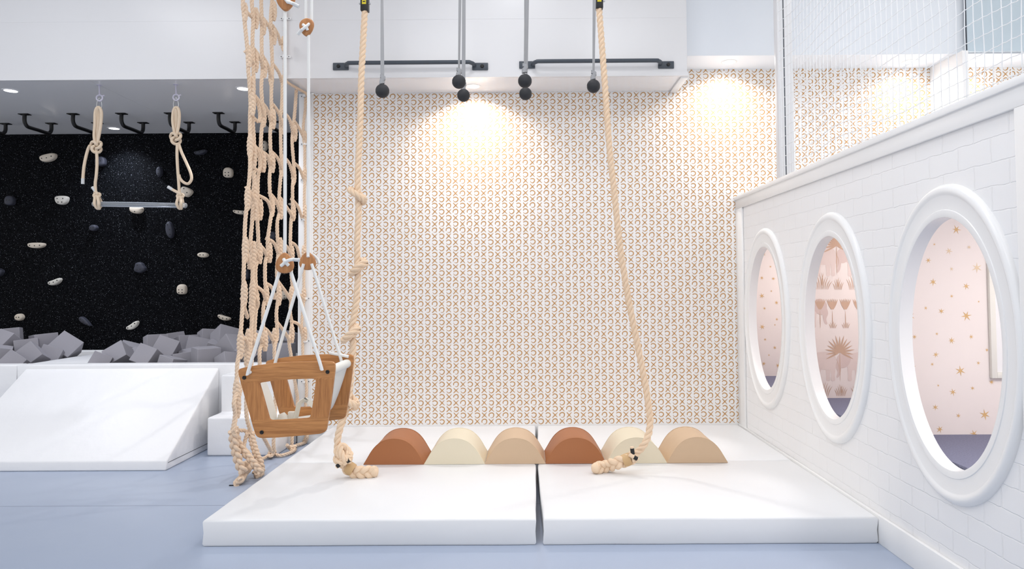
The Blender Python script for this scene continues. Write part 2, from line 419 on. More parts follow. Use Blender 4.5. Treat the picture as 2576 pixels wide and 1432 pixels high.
for k in range(3):
    oval_cell(mb,XW,edges[k],edges[k+1],0,HT-.03,CY3[k],CZ,AI+.05,BI+.05)
    oval_cell(mb,XW+.05,edges[k],edges[k+1],0,HT-.03,CY3[k],CZ,AI+.05,BI+.05)
struct(mb,'wall_right',M['brick'])
# raised boards round the brick panel, cap and skirting
xf=XW-.018
mb=MB().box((xf,1.2,Z1),(XW-.001,D-.004,HT-.0)).box((xf,1.2,.1),(XW-.001,2.625,Z1)).box((xf,5.985,.1),(XW-.001,D-.004,Z1))
struct(mb,'trim_9',M['trim'],bevel=.003)
struct(MB().box((XW-.03,1.2,HT-.035),(XW+.08,D-.004,HT)),'trim_10',M['trim'],bevel=.004)
struct(MB().box((1.883,1.2,0),(XW-.0005,D-.004,.15)),'baseboard_right',M['trim'],bevel=.003)
# oval frames
def porthole(k,cy):
    prof=[(AO,-.001),(AO,.006),(AO-.003,.014),(AO-.009,.022),(AO-.017,.0265),(AO-.025,.0275),(AO-.032,.025),(AO-.037,.021),(AO-.041,.019),(AI+.027,.018),(AI+.025,.021),(AI+.003,.022),(AI,.020),(AI,-.045),(AI+.06,-.047)]
    n=96; vs=[];fs=[]
    for (a,h) in prof:
        b=BI+(a-AI)*(BO-BI)/(AO-AI)
        for i in range(n):
            t=2*PI*i/n; vs.append((XW-h,cy+a*math.cos(t),CZ+b*math.sin(t)))
    for q in range(len(prof)-1):
        for i in range(n): fs.append((q*n+i,q*n+(i+1)%n,(q+1)*n+(i+1)%n,(q+1)*n+i))
    o=struct(MB().add(vs,fs),'window_%d'%(k+1),M['trim'],smooth=True,sharp=42)
for k,cy in enumerate(CY3): porthole(k,cy)

# nooks behind the openings
ZN=.575; XN=3.35
struct(MB().box((XW+.0505,1.2,ZN-.08),(XN,D-.003,ZN)),'floor_nook',M['carpet'])
struct(MB().box((XN,1.2,0),(XN+.05,D-.003,2.018)),'wall_nook',M['pink'])
struct(MB().box((XW+.052,1.2,1.95),(XN,D-.003,2.018)),'ceiling_nook',M['wall'])
def star(mb,x,z,y,r,rot,mi):
    if x-r<XW+.056: return
    n=6+ (random.random()<.3); pts=[]
    for i in range(2*n):
        rr=(r*random.uniform(.85,1.1) if i%2==0 else r*.27); a=rot+PI*i/n; pts.append((x+rr*math.cos(a),y,z+rr*math.sin(a)))
    c=len(pts); mb.add([(x,y,z)]+pts,[(0,i+1,(i+1)%c+1) for i in range(c)],mi)
def poly(mb,pts,y,mi,c=None):
    pts=[(max(p[0],XW+.056),p[1]) for p in pts]
    if max(p[0] for p in pts)-min(p[0] for p in pts)<1e-5: return
    vs=[(p[0],y,p[1]) for p in pts]; mb.add(vs,[tuple(range(len(vs)))],mi)
YP1=3.745; YP2=4.955; YP3=D-.004
def zstar(lst,Y,off,scale,mb):
    # star positions read from the photograph and set on the wall they are printed on
    for (zx,zy,sz,pale) in lst:
        p=atY(off[0]+zx/scale,off[1]+zy/scale,Y); star(mb,p.x,p.z,Y-.0008,sz/scale/F*Y*1.05,random.uniform(0,1),2 if pale else 1)
big=[(1500,312,30,0),(1353,411,10,0),(1450,455,25,1),(1585,430,15,1),(1313,518,19,0),(1468,575,15,1),(1637,567,34,1),(1345,662,26,0),(1566,690,24,0),(1469,757,13,0),(1649,793,9,0),(1195,690,22,0),(1296,836,14,0),(1400,857,21,0),(1567,888,35,0),(1190,888,32,0),(1221,1028,17,0),(1370,1008,12,0),(1468,1053,24,0),(1599,1028,17,0),(1363,1147,21,0),(1704,1116,14,0),(1339,1211,13,0),(1203,1233,30,0),(1527,1255,33,0),(1647,1203,14,0),(1231,1371,17,0),(1379,1353,10,0),(1477,1397,24,0),(1608,1371,16,0),
 (1360,1498,21,0),(1514,1555,17,0),(1690,1548,36,0),(1390,1645,25,0),(1617,1676,27,0),(1735,1330,20,0),(1760,640,22,0),(1450,200,20,0),(1650,250,24,0),(1240,250,18,0),(1100,1400,24,0),(1120,1060,20,0),(1090,760,26,0),(1800,900,26,0),(1850,1180,20,0),(1830,1500,24,0)]
mb=MB().box((XW+.052,YP1,ZN),(XN,YP1+.06,1.95)); zstar(big,YP1,(1840,460),2.652,mb)
struct(mb,'wall_nook_near',[M['pink'],M['star'],M['star2']])
sm=[(214,476,14,0),(203,635,14,0),(266,723,8,0),(203,755,19,0),(221,838,11,0),(150,857,10,0),(303,911,11,0),(290,948,7,0),(206,962,19,0),(225,1046,11,0),(289,1100,13,0),(216,1207,15,0),(160,1060,6,0),(260,560,9,0),(280,640,13,0),(300,800,15,0),(250,1150,8,0),(310,1220,16,0)]
mb=MB().box((XW+.052,YP3-.01,ZN),(XN,YP3,1.95)); zstar(sm,YP3-.011,(1840,460),2.652,mb)
struct(mb,'wall_nook_far',[M['pink'],M['star'],M['star2']])
# animal and plant paper on the middle partition
mb=MB().box((XW+.052,YP2,ZN),(XN,YP2+.06,1.95))
def zp(zx,zy): p=atY(1840+zx/2.652,460+zy/2.652,YP2); return (p.x,p.z)
YE=YP2-.0008
def leaf(a,b,wd,mi,y=YE,bend=0):
    a=Vector(a);b=Vector(b); d=b-a; n=Vector((-d.y,d.x)).normalized(); L=d.length; pts=[]
    c=lambda u:a+d*u+n*(bend*L*math.sin(PI*u))
    m=7
    for k in range(m+1): u=k/m; q=c(u)+n*wd*math.sin(PI*min(1,u*.9+.08)); pts.append(q)
    for k in range(m,-1,-1): u=k/m; q=c(u)-n*wd*math.sin(PI*min(1,u*.9+.08)); pts.append(q)
    for k in range(m):
        poly(mb,[pts[k],pts[k+1],pts[2*m-k],pts[2*m+1-k]],y,mi)
def blob(zpts,mi,y=YE):
    pts=[Vector((*zp(*p),0)) for p in zpts]; sp=spline([Vector((p.x,0,p.y)) for p in pts],.008,True)
    poly(mb,[(p.x,p.z) for p in sp],y,mi)
for (cx,cy,s) in ((722,1130,1),(700,420,1),(420,1130,1),(1020,1130,1),(1000,420,1)):
    for k in range(15):
        a=-.42+k*(PI+.84)/14; L=100*s*(1 if k%2==0 else .92)
        leaf(zp(cx,cy),zp(cx+L*math.cos(a),cy-L*1.15*math.sin(a)),.0062,3,YE-.0004-k*.00004)
    leaf(zp(cx,cy),zp(cx+3,cy+195),.003,3,YE-.0004)
def elephant(ox,oy,flip=1):
    f=lambda pts:[(ox+flip*x,oy+y) for x,y in pts]
    blob(f([(-80,-70),(-10,-95),(60,-92),(95,-60),(100,0),(92,20),(60,25),(0,22),(-60,25),(-90,0)]),1)
    for q in (-70,-20,45,78): blob(f([(q-14,10),(q+14,10),(q+12,60),(q+12,95),(q-12,95),(q-12,60)]),1,YE-.0001*(1))
    blob(f([(-150,-70),(-110,-95),(-75,-80),(-65,-40),(-90,0),(-130,10),(-155,-30)]),2,YE-.0003)
    blob(f([(-150,-40),(-130,0),(-135,50),(-150,75),(-160,70),(-152,40),(-165,0)]),2,YE-.0002)
    leaf(zp(*f([(98,-50)])[0]),zp(*f([(112,30)])[0]),.002,4,YE-.0004,bend=.1)
elephant(600,1225); elephant(600,525); elephant(860,1225); elephant(860,525); elephant(480,870,-1); 
def grass(ox,oy,n,hgt,sp):
    for k in range(n):
        u=(k/(n-1)-.5) if n>1 else 0; h=hgt*(1-.8*abs(u))*random.uniform(.85,1.1)
        leaf(zp(ox+u*sp*.8,oy),zp(ox+u*sp*1.35,oy-h),.0026,3,YE-.0005-k*.00003,bend=.08*(1 if u>0 else -1))
for (x,y,n,h,s) in ((600,712,11,110,110),(712,714,8,85,55),(820,714,9,110,80),(600,1424,11,110,110),(730,1424,9,85,65),(850,1424,9,100,80),(677,971,6,50,40),(763,971,6,50,40),(545,1066,4,110,20)): grass(x,y,n,h,s)
for x in (672,759,590,846):
    leaf(zp(x+3,968),zp(x,850),.0025,3,YE-.0004)
    for k in range(7):
        u=(k/6-.5); leaf(zp(x+u*14,845),zp(x+u*74,772+10*abs(u)),.0055,3,YE-.0005-k*.00003)
for (x,y) in ((540,800),(553,1155)):
    leaf(zp(x-14,y+6),zp(x+14,y-8),.004,5,YE-.0006); leaf(zp(x-4,y+2),zp(x+4,y-16),.003,5,YE-.0006)
struct(mb,'wall_nook_middle',[M['pink'],M['ele'],M['ele2'],M['plant'],M['plant'],M['red']])
pic=empty('mirror_panel',(2.75,YP1-.01,.88),'white framed wall panel inside the nearest oval nook, half hidden','frame')
xa=atY(2487,850,YP1).x; zb=atY(2490,951,YP1).z
for a,b in (((xa,YP1-.02,zb),(xa+.03,YP1-.001,1.6)),((xa+.6,YP1-.02,zb),(xa+.63,YP1-.001,1.6)),((xa+.03,YP1-.02,zb),(xa+.6,YP1-.001,zb+.03)),((xa+.03,YP1-.02,1.57),(xa+.6,YP1-.001,1.6))):
    MB().box(a,b).build('frame_rail',M['leather_t'] if 0 else M['canvas'],pic,bevel=.002)
MB().box((xa+.031,YP1-.012,zb+.031),(xa+.599,YP1-.001,1.569)).build('panel',M['wall'],pic)
pic.location=(xa+.3,YP1-.01,zb)
for c in pic.children: c.matrix_parent_inverse=Matrix.Translation(-Vector(pic.location))
for k,(a,b) in enumerate(((1.6,YP1),(YP1+.06,YP2),(YP2+.06,YP3))):
    l=area('nook_fill',(2.75,(a+b)/2,1.93),(.5,.5),8.5 if k else 16,(1,.95,.92))  # added fill light to brighten each nook, not a real ceiling fixture

# downlights
def downlight(px,py,z,label,power,cone=110,lens='lens',blend=.6,color=(1,.93,.85),r=.05,tilt=(0,0,0),soft=.03):
    p=atZ(px,py,z); e=empty('downlight',(p.x,p.y,z),label,'light')
    MB().lathe([(r+.018,0),(r+.018,-.003),(r+.004,-.005),(r,-.002),(r,.0)],(p.x,p.y,z),'Z',32).build('trim_ring',M['trim'],e,smooth=True)
    MB().lathe([(r,-.0015),(r,-.003),(r*.6,-.004)],(p.x,p.y,z),'Z',32).build('lens',M[lens],e,smooth=True)
    l=bpy.data.lights.new('downlight_bulb','SPOT'); l.energy=power; l.spot_size=math.radians(cone); l.spot_blend=blend; l.color=color; l.shadow_soft_size=soft
    o=bpy.data.objects.new('downlight_bulb',l); COL.objects.link(o); o.parent=e; o.location=(0,0,-.012); o.rotation_euler=tilt
    return e
downlight(27,228,ZB+.006,'small cool white downlight at the far left of the grey alcove ceiling',55,100,'lens2',1,(.9,.93,1))
downlight(612,223,ZB+.006,'small downlight in the grey alcove ceiling beside the rope net',55,100,'lens2',1,(.9,.93,1))
downlight(287,323,ZB+.006,'small downlight just in front of the black starry wall between the trapeze ropes',80,120,'lens2',1,(.85,.9,1))
downlight(1190,217,ZB+.006,'warm downlight under the white bridge washing the patterned wall',85,150,'lens',.9,(1,.95,.88))
downlight(1834,156,ZS,'warm downlight in the raised soffit right of the bridge',58,150,'lens',.9,(1,.95,.88))
downlight(2290,155,ZS,'bright downlight in the raised soffit just left of the wing wall, behind netting',34,150,'lens',.9,(1,.95,.9))
downlight(2448,152,ZS,'bright downlight at the far right of the raised soffit, right of the wing wall',58,150,'lens',.9,(1,.95,.9))

# ------------------------------------------------------------------ mats
def pad(name,foot,z0,z1,m,parent=None,wob=.004,bev=.012,n=14,seed=0):
    """padded slab: footprint polygon (4 corner points) lofted with slightly uneven edges"""
    mbb=MB(); P=[Vector((x,y,0)) for x,y in foot]
    # denser outline
    out=[]
    for i in range(len(P)):
        a,b=P[i],P[(i+1)%len(P)]
        k=max(1,int((b-a).length/.16))
        for j in range(k): out.append(a.lerp(b,j/k))
    c=sum(out,Vector())/len(out)
    vs=[]; N=len(out)
    for (z,ins) in ((z0,.006),(z0+bev,0),((z0+z1)/2,-.004),(z1-bev,0),(z1-bev*.3,bev*.35),(z1,bev)):
        for p in out:
            d=(p-c); d2=Vector((d.x/abs(d.x) if abs(d.x)>.02 else 0,0,0))
            # inset toward the centre on both axes
            q=Vector((p.x-math.copysign(ins,d.x)*(1 if abs(d.x)>.05 else 0),p.y-math.copysign(ins,d.y)*(1 if abs(d.y)>.05 else 0),z))
            w1=noise.noise(Vector((p.x*5+seed,p.y*5,z*6)))*wob
            q.x+=w1; q.y+=noise.noise(Vector((p.x*5,p.y*5+seed+9,z*6)))*wob
            if z>z0+bev*1.5: q.z+=noise.noise(Vector((p.x*4,p.y*4,seed+3)))*wob*.6
            vs.append(q)
    fs=[]
    for k in range(5):
        for i in range(N): fs.append((k*N+i,k*N+(i+1)%N,(k+1)*N+(i+1)%N,(k+1)*N+i))
    fs+=[tuple(range(N-1,-1,-1)),tuple(range(5*N,6*N))]
    mbb.add(vs,fs); return mbb.build(name,m,parent,smooth=True,sharp=60)
XL=-1.763
gl=atZ(1349,1305,ZM).x; gl2=atZ(1351,1200,ZM).x; gl3=atZ(1347,1080,ZM).x
gr=atZ(1366,1305,ZM).x; gr2=atZ(1353,1200,ZM).x; gr3=atZ(1353,1080,ZM).x
XR=1.880
def mat_thing(name,foot,label,seed):
    c=sum(p[0] for p in foot)/4; o=pad(name,foot,.002,ZM,M['vinyl'],seed=seed); return tag(o,label,'mat','white vinyl crash mats')
mat_thing('crash_mat',[(XL,YF),(gl,YF),(gl2-.004,YM-.003),(XL,YM-.003)],'large white vinyl crash mat at the front left, below the two-rope gap',1)
mat_thing('crash_mat',[(gr,YF),(XR,YF),(XR,YM-.003),(gr2+.004,YM-.003)],'large white vinyl crash mat at the front right against the brick wall skirting',2)
mat_thing('crash_mat',[(XL,YM+.003),(gl2-.004,YM+.003),(gl3,D-.004),(XL,D-.004)],'white vinyl crash mat at the back left under the patterned wall, behind the arches',3)
mat_thing('crash_mat',[(gr2+.004,YM+.003),(XR,YM+.003),(XR,D-.004),(gr3,D-.004)],'white vinyl crash mat at the back right under the patterned wall, behind the arches',4)

# half-round arches
ax0=atZ(914,1170.5,ZM); ax1=atZ(1833,1167,ZM); W=(ax1.x-ax0.x)/6; AY=ax0.y+.005; AD=.36; AH=.178
prof=[(-1,0),(-.93,.09),(-.86,.28),(-.77,.52),(-.66,.70),(-.52,.84),(-.36,.93),(-.18,.985),(0,1),(.18,.985),(.36,.93),(.52,.84),(.66,.70),(.77,.52),(.86,.28),(.93,.09),(1,0)]
# straighter flanks as in the photograph
prof=[(-1,0),(-.985,.03),(-.88,.24),(-.77,.46),(-.66,.64),(-.53,.79),(-.38,.905),(-.2,.975),(0,1),(.2,.975),(.38,.905),(.53,.79),(.66,.64),(.77,.46),(.88,.24),(.985,.03),(1,0)]
arch_l=['brown half-round arch block, first at the left of the row','cream half-round arch block between the brown left end one and a sand one','sand-coloured half-round arch block, third from the left, just left of the mat gap','brown half-round arch block in the middle of the row, right of the mat gap','cream half-round arch block with a climbing rope hanging in front of it','sand-coloured half-round arch block at the right end of the row']
for i in range(6):
    m=M[['leather_b','leather_c','leather_t'][i%3]]; cx=ax0.x+W*(i+.5); e=empty('arch_block',(cx,AY+AD/2,ZM),arch_l[i],'foam block','half-round arch blocks in a row')
    hw=W/2-.001; mb=MB(); vs=[];n=len(prof)
    secs=[(0,.995,.995),(.004,1,1),(.09,1,1.0),(.18,1,1.004),(.27,1,1),(AD-.004,1,1),(AD,.995,.995)]
    for (yy,sx,sz) in secs:
        for (u,v) in prof: vs.append((cx+u*hw*sx,AY+yy,ZM+.003+v*AH*sz))
    fs=[tuple(range(n)),tuple(range(len(secs)*n-1,(len(secs)-1)*n-1,-1))]
    for k in range(len(secs)-1):
        for j in range(n): fs.append((k*n+j,k*n+(j+1)%n,(k+1)*n+(j+1)%n,(k+1)*n+j))
    mb.add(vs,fs).build('body',m,e,smooth=True,sharp=50)
    for yy in (.001,AD-.001):
        pts=spline([Vector((cx+u*hw,AY+yy,ZM+.003+v*AH)) for u,v in prof],.01)
        pts=pts+[pts[0]] if 0 else pts
        MB().tube(pts,.0024,6).tube([pts[0],pts[-1]],.0024,6).build('piping',m,e,smooth=True)

# ------------------------------------------------------------------ foam pit, wedge, steps
wf=atZ(417,1185,0); wb=atX(551,925,wf.x); wl=atY(65,925,wb.y).x
e=None
zt=atY(417,1161,wf.y).z
poly_w=[(wf.x,wf.y,0),(wf.x,wb.y,0),(wf.x,wb.y,wb.z),(wf.x,wf.y+.012,zt)]
mb=MB().prism([Vector(p) for p in poly_w],(wl-wf.x,0,0)); o=mb.build('foam_wedge',M['vinyl2'],bevel=.012,seg=3)
tag(o,'long white foam ramp leading down from the foam pit to the floor','ramp')
MB().tube([(wf.x+.001,wf.y+.03,.055),(wf.x+.001,wb.y-.02,.05)],.0018,6).build('seam',M['blackplastic'],o,label='dark zip line along the lower side')
# pit surround
YR=wb.y+.006; RT=atY(300,917,YR).z
T=.14
pit=empty('foam_pit_surround',(-4,YR+T/2,0),'white padded wall around the grey foam cube pit','pit wall')
pad('front_panel',[(-6.6,YR),(-4.6,YR),(-4.6,YR+T),(-6.6,YR+T)],0,RT,M['vinyl2'],pit,seed=5)
pad('front_panel',[(-4.594,YR),(pl-.01,YR),(pl-.01,YR+T),(-4.594,YR+T)],0,RT,M['vinyl2'],pit,seed=6)
rb=YK-.13
pad('back_panel',[(-6.6,rb),(pl-.01,rb),(pl-.01,YK-.01),(-6.6,YK-.01)],0,RT-.01,M['vinyl2'],pit,seed=7)
q1=atZ(62,914,RT).x; q2=atZ(236,914,RT).x
b1=atZ(196,895,RT); b2=atZ(300,893,RT)
dv=[(-4.60,YR+T+.004),(-3.99,YR+T+.004),(-4.23,rb-.004),(-4.60,rb-.004)]
pad('divider',dv,0,RT-.006,M['vinyl2'],pit,seed=8)
MB().box((-6.6,YR+T+.004,.0),(-4.604,rb-.004,.42)).build('foam_floor',M['foam_dark'],pit)
MB().box((-3.98,YR+T+.004,.0),(pl-.01,rb-.004,.42)).build('foam_floor',M['foam_dark'],pit)
# steps
sf=atZ(520,1148,0); z1=atY(520,1051,sf.y).z; su=atZ(546,1037,z1); z2=atY(546,944,su.y).z
sx=sf.x; sw=atZ(714,1135,0).x-sx
pr=[(sx,sf.y,0),(sx,YR-.01,0),(sx,YR-.01,z2),(sx,su.y,z2),(sx,su.y,z1),(sx,sf.y,z1)]
o=MB().prism([Vector(p) for p in pr],(sw,0,0)).build('foam_steps',M['vinyl2'],bevel=.016,seg=3)
tag(o,'white two-step foam stair between the ramp and the rope net','steps')
MB().box((sx+.0,su.y-.002,z1-.004),(sx+sw,su.y+.002,z1+.0015)).build('seam',M['vinyl'],o)

def cube(px,py,Y,s,rx,ry,rz,label):
    p=atY(px,py,Y); mbb=MB(); h=s/2
    R=(Matrix.Rotation(rz,3,'Z')@Matrix.Rotation(ry,3,'Y')@Matrix.Rotation(rx,3,'X'))
    vs=[p+R@Vector((a*h,b*h,c*h)) for a in (-1,1) for b in (-1,1) for c in (-1,1)]
    mbb.add(vs,[(0,1,3,2),(4,6,7,5),(0,4,5,1),(2,3,7,6),(0,2,6,4),(1,5,7,3)])
    o=mbb.build('foam_cube',M['foam'],bevel=.003,seg=1); tag(o,label,'foam cube','grey foam cubes in the pit')
    o.data.transform(Matrix.Translation(-p)); o.location=p
    return o
g=math.radians
cubes=[(24,852,6.950,0.204,g(5),g(-4),g(-62),'grey foam cube topmost at the far left of the left pile'),
(16,868,6.721,0.204,g(-40),g(12),g(-20),'pale grey foam cube with a dark underside, far left, in front of the topmost one'),
(-4,897,6.500,0.194,g(5),g(10),g(35),'grey foam cube cut by the left edge of the photo'),
(69,880,6.725,0.194,g(6),g(-8),g(-58),'grey foam cube in the middle of the left pile behind the tilted warm grey one'),
(111,866,6.983,0.205,g(4),g(-6),g(-40),'dark-sided grey foam cube, highest in the right half of the left pile'),
(80,898,6.591,0.187,g(-30),g(42),g(-10),'tilted warm grey foam cube at the front of the left pile'),
(36,916,6.415,0.174,g(-25),g(35),g(5),'low grey foam cube half sunk at the front of the left pile'),
(127,899,6.773,0.179,g(-20),g(20),g(20),'small-looking grey foam cube sunk right of the tilted warm one'),
(163,878,6.972,0.220,g(-40),g(35),g(14),'pale grey foam cube standing on its corner at the right end of the left pile'),
(252,914,6.410,0.163,g(-15),g(25),g(20),'low grey foam cube at the left tip of the right pile'),
(302,899,6.573,0.196,g(-38),g(-32),g(15),'tilted grey foam cube next to the left tip of the right pile'),
(326,890,6.908,0.197,g(10),g(18),g(30),'grey foam cube mostly hidden behind the tilted one near the left tip'),
(371,901,6.460,0.184,g(-30),g(18),g(-8),'grey foam cube at the front, fourth from the left tip of the right pile'),
(392,868,6.948,0.194,g(0),g(-10),g(-50),'grey foam cube at the back left crest of the right pile'),
(418,882,6.680,0.194,g(-30),g(20),g(10),'large tilted grey foam cube in the left middle of the right pile'),
(430,922,6.414,0.174,g(-10),g(12),g(-20),'flat-lying grey foam cube barely showing at the front rim, left of the squared one'),
(436,864,7.195,0.187,g(5),g(-20),g(-35),'small grey tip of a foam cube behind the back left crest'),
(459,912,6.593,0.177,g(5),g(-8),g(-55),'grey foam cube wedged left of the squared front cube'),
(469,871,7.107,0.198,g(0),g(-14),g(-45),'grey foam cube at the middle of the back crest of the right pile'),
(494,882,6.976,0.212,g(-25),g(14),g(28),'dark grey tilted foam cube above the squared front cube'),
(518,902,6.470,0.209,g(2),g(0),g(42),'squared-up grey foam cube showing two upright faces at the front rim'),
(528,857,7.175,0.207,g(-5),g(-14),g(-50),'grey foam cube rising at the back between crest and net'),
(566,856,7.014,0.215,g(-20),g(-30),g(-35),'pale-topped grey foam cube at the highest point of the right pile'),
(586,882,6.711,0.227,g(-10),g(-42),g(-20),'big dark grey foam cube leaning beside the net at the right of the pile'),
(541,882,6.836,0.163,g(10),g(20),g(15),'small foam cube patch between the dark tilted one and the big leaning one'),
(573,914,6.409,0.164,g(-10),g(-24),g(-30),'low foam cube at the rim directly beneath the big leaning one'),
(640,858,6.948,0.202,g(-10),g(15),g(20),'grey foam cube seen through the front ropes of the net, high'),
(655,893,6.741,0.200,g(0),g(25),g(30),'grey foam cube seen through the net at the rim, left of the squared one there'),
(668,862,7.152,0.195,g(5),g(-10),g(-30),'grey foam cube seen through the middle of the net, back row'),
(708,893,6.500,0.213,g(0),g(0),g(4),'squared grey foam cube behind the net beside the white post'),
(724,858,7.113,0.200,g(-10),g(12),g(-20),'grey foam cube behind the net, upper, beside the white post'),
(610,905,6.574,0.186,g(15),g(30),g(10),'grey foam cube right behind the frontmost net rope at the rim'),
(690,868,6.917,0.197,g(20),g(10),g(40),'grey foam cube behind the net between the squared one and the back row'),
(55,905,6.850,0.194,g(10),g(10),g(30),'dark shadowed foam cube in the gap of the left pile'),
(350,905,6.792,0.191,g(10),g(10),g(10),'foam cube filling the gap behind the fourth front cube of the right pile'),
(480,905,6.784,0.192,g(10),g(-10),g(25),'foam cube in shadow left behind the squared front cube')]
for c in cubes: cube(*c)

# ------------------------------------------------------------------ climbing holds
def outline(kind,n=36):
    pts=[]
    for i in range(n):
        t=2*PI*i/n; c,s=math.cos(t),math.sin(t)
        if kind=='round': x,y=c,s*.92
        elif kind=='oval': x,y=c*1.0,s
        elif kind=='tomb':
            k=(abs(c)**3.2+abs(s)**3.2)**(-1/3.2) if s<0 else (abs(c)**2.3+abs(s)**2.3)**(-1/2.3); x,y=c*k,s*k
            if s<-.4: x*=1.02
        elif kind=='trap':
            k=(abs(c)**2.8+abs(s)**2.8)**(-1/2.8); x,y=c*k,s*k; x*=1+.22*y
        elif kind=='banana':
            k=(abs(c)**2.4+abs(s)**2.4)**(-1/2.4); x,y=c*k,s*k*.75; y+=.35*x*x-.18
        elif kind=='ledge':
            k=(abs(c)**3+abs(s)**3)**(-1/3); x,y=c*k,s*k; x*=1+.12*y; 
            if y<0: y*=1-.25*x*x
        elif kind=='leaf': k=1; x,y=c*(1),s*(.75-.5*c*.6)
        elif kind=='rock': k=1+.09*math.sin(3*t+1)+.05*math.sin(5*t); x,y=c*k,s*k
        pts.append((x,y))
    return pts
def hold(px,py,wp,hp,kind,m,rot,holes,label,pocket=False):
    p=atY(px,py,YK); sc=YK/F; hw,hh=wp/2*sc*1.02,hp/2*sc*1.02; R=g(rot)
    mbb=MB(); vs=[]; n=36; ol=outline(kind,n); dep=.055
    for (s,d) in ((1,0),(1,.45),(.95,.72),(.86,.88),(.6,.97),(.25,1)):
        for (x,y) in ol:
            x2,y2=x*hw*s,y*hh*s; vs.append((p.x+x2*math.cos(R)-y2*math.sin(R),YK-.001-dep*d,p.z+x2*math.sin(R)+y2*math.cos(R)))
    fs=[]
    for k in range(5):
        for i in range(n): fs.append((k*n+i,k*n+(i+1)%n,(k+1)*n+(i+1)%n,(k+1)*n+i))
    fs.append(tuple(range(5*n,6*n)))
    o=mbb.add(vs,fs).build('climbing_hold',m,smooth=True,sharp=70)
    o.data.transform(Matrix.Translation(-p)); o.location=p
    tag(o,label,'climbing hold','climbing holds on the black wall')
    for (hx,hy) in holes:
        rr_=math.hypot(hx,hy); dd_=1.0 if rr_<.75 else .97; dq=dep*dd_
        x2,y2=hx*hw,hy*hh; c=(p.x+x2*math.cos(R)-y2*math.sin(R),YK-dq,p.z+x2*math.sin(R)+y2*math.cos(R))
        r=.0065
        MB().lathe([(r,0.01),(r,-.0012),(r*.6,-.0014)],c,'Y',12).build('bolt_hole',M['blackplastic'],o,smooth=True)
    if pocket:
        c=Vector((p.x-.02,YK-dep*.9,p.z+.012)); MB().tube([c+Vector((.035*math.cos(t),0,.018*math.sin(t))) for t in [2*PI*i/24 for i in range(24)]],.012,8,closed=True).build('pocket_rim',m,o,smooth=True)
        MB().lathe([(.022,.0),(.022,-.004)],(c.x,c.y,c.z),'Y',16).build('pocket',M['blackplastic'],o)
b3=[(-.6,0),(0,-.15),(.6,0)]; h4=[(-.35,-.1),(.35,-.1),(-.35,-.65),(.35,-.65)]; h2=[(-.3,0),(.3,0)]; v2=[(0,.4),(0,-.4)]
C,Wt,Dk=M['hold_c'],M['hold_w'],M['hold_d']
HL=[(125,398,40,19,'ledge',C,12,b3,'cream ledge hold with three bolt holes, topmost cream one at the left'),
(256,407,26,24,'tomb',Dk,0,h2,'dark slate hold right behind the left trapeze cord'),
(404,433,13,25,'oval',Dk,0,v2,'small upright dark oval hold just left of the right trapeze cord'),
(507,384,31,13,'banana',Dk,12,b3,'dark elongated hold high on the wall right of the trapeze'),
(576,435,23,25,'tomb',C,0,h4,'cream tombstone hold with four bolt holes, upper one near the net'),
(668,368,13,25,'oval',C,0,v2,'cream upright oval hold seen through the upper net'),
(471,484,28,23,'trap',C,-25,[(-.4,.5),(.4,.0),(-.1,-.55)],'cream tapered hold behind the right end of the trapeze bar'),
(29,505,23,24,'tomb',Dk,0,h2,'dark slate blocky hold near the left edge at trapeze bar height'),
(159,504.5,31,22,'trap',Wt,0,[(-.45,.3),(.45,.3),(-.3,-.5),(.3,-.5)],'pale tapered hold with four bolt holes left of the trapeze bar'),
(346,529,32,18,'ledge',C,-5,[(0,-.5)],'cream pocket hold under the middle of the trapeze bar'),
(605,534,32,13,'banana',C,-6,b3,'cream curved hold touching the front net rope'),
(239,574,19,17,'round',Dk,0,h2,'small round dark hold below the left end of the trapeze bar'),
(430,579,18,42,'oval',Dk,8,[(-.1,.6),(.3,0),(.2,-.6)],'tall dark oval hold below the right end of the trapeze bar'),
(95.5,618,41,14,'ledge',C,0,b3,'flat cream ledge hold at the left, below the pale tapered one'),
(513,642,26,13,'oval',C,-3,h2,'small cream lens-shaped hold right of the tall dark oval one'),
(355,674,28,26,'rock',Dk,-30,[(-.4,.3),(.4,-.1),(0,-.5)],'dark rock-shaped hold in the middle of the wall'),
(4,685,16,19,'rock',Dk,0,h2,'dark hold at the very left edge of the photo'),
(142,709,33,17,'banana',Wt,20,b3,'pale curved hold with three bolt holes in the lower left'),
(460,728,23,25,'tomb',C,0,h4,'cream tombstone hold with four bolt holes, lower one'),
(53,798,20,19,'round',C,0,h2,'round cream button hold at the lower left'),
(218,809,35,15,'leaf',Dk,-38,b3,'dark leaf-shaped hold just above the foam cubes'),
(337,819,33,16,'banana',Wt,33,b3,'pale curved hold low on the wall above the right pile of cubes'),
(566,799,32,14,'banana',C,-17,b3,'cream curved hold low on the wall beside the net'),
(715,743,24,21,'trap',C,0,h4,'cream hold seen through the net between swing cords'),
(689,594,16,22,'oval',Dk,0,v2,'dark hold seen through the middle of the net'),
(623,691,13,26,'oval',Dk,0,v2,'dark hold hidden behind the front net ropes'),
(737,515,18,7,'ledge',C,0,[],'thin cream ledge hold beside the white post behind the net')]
for h_ in HL: hold(*h_)

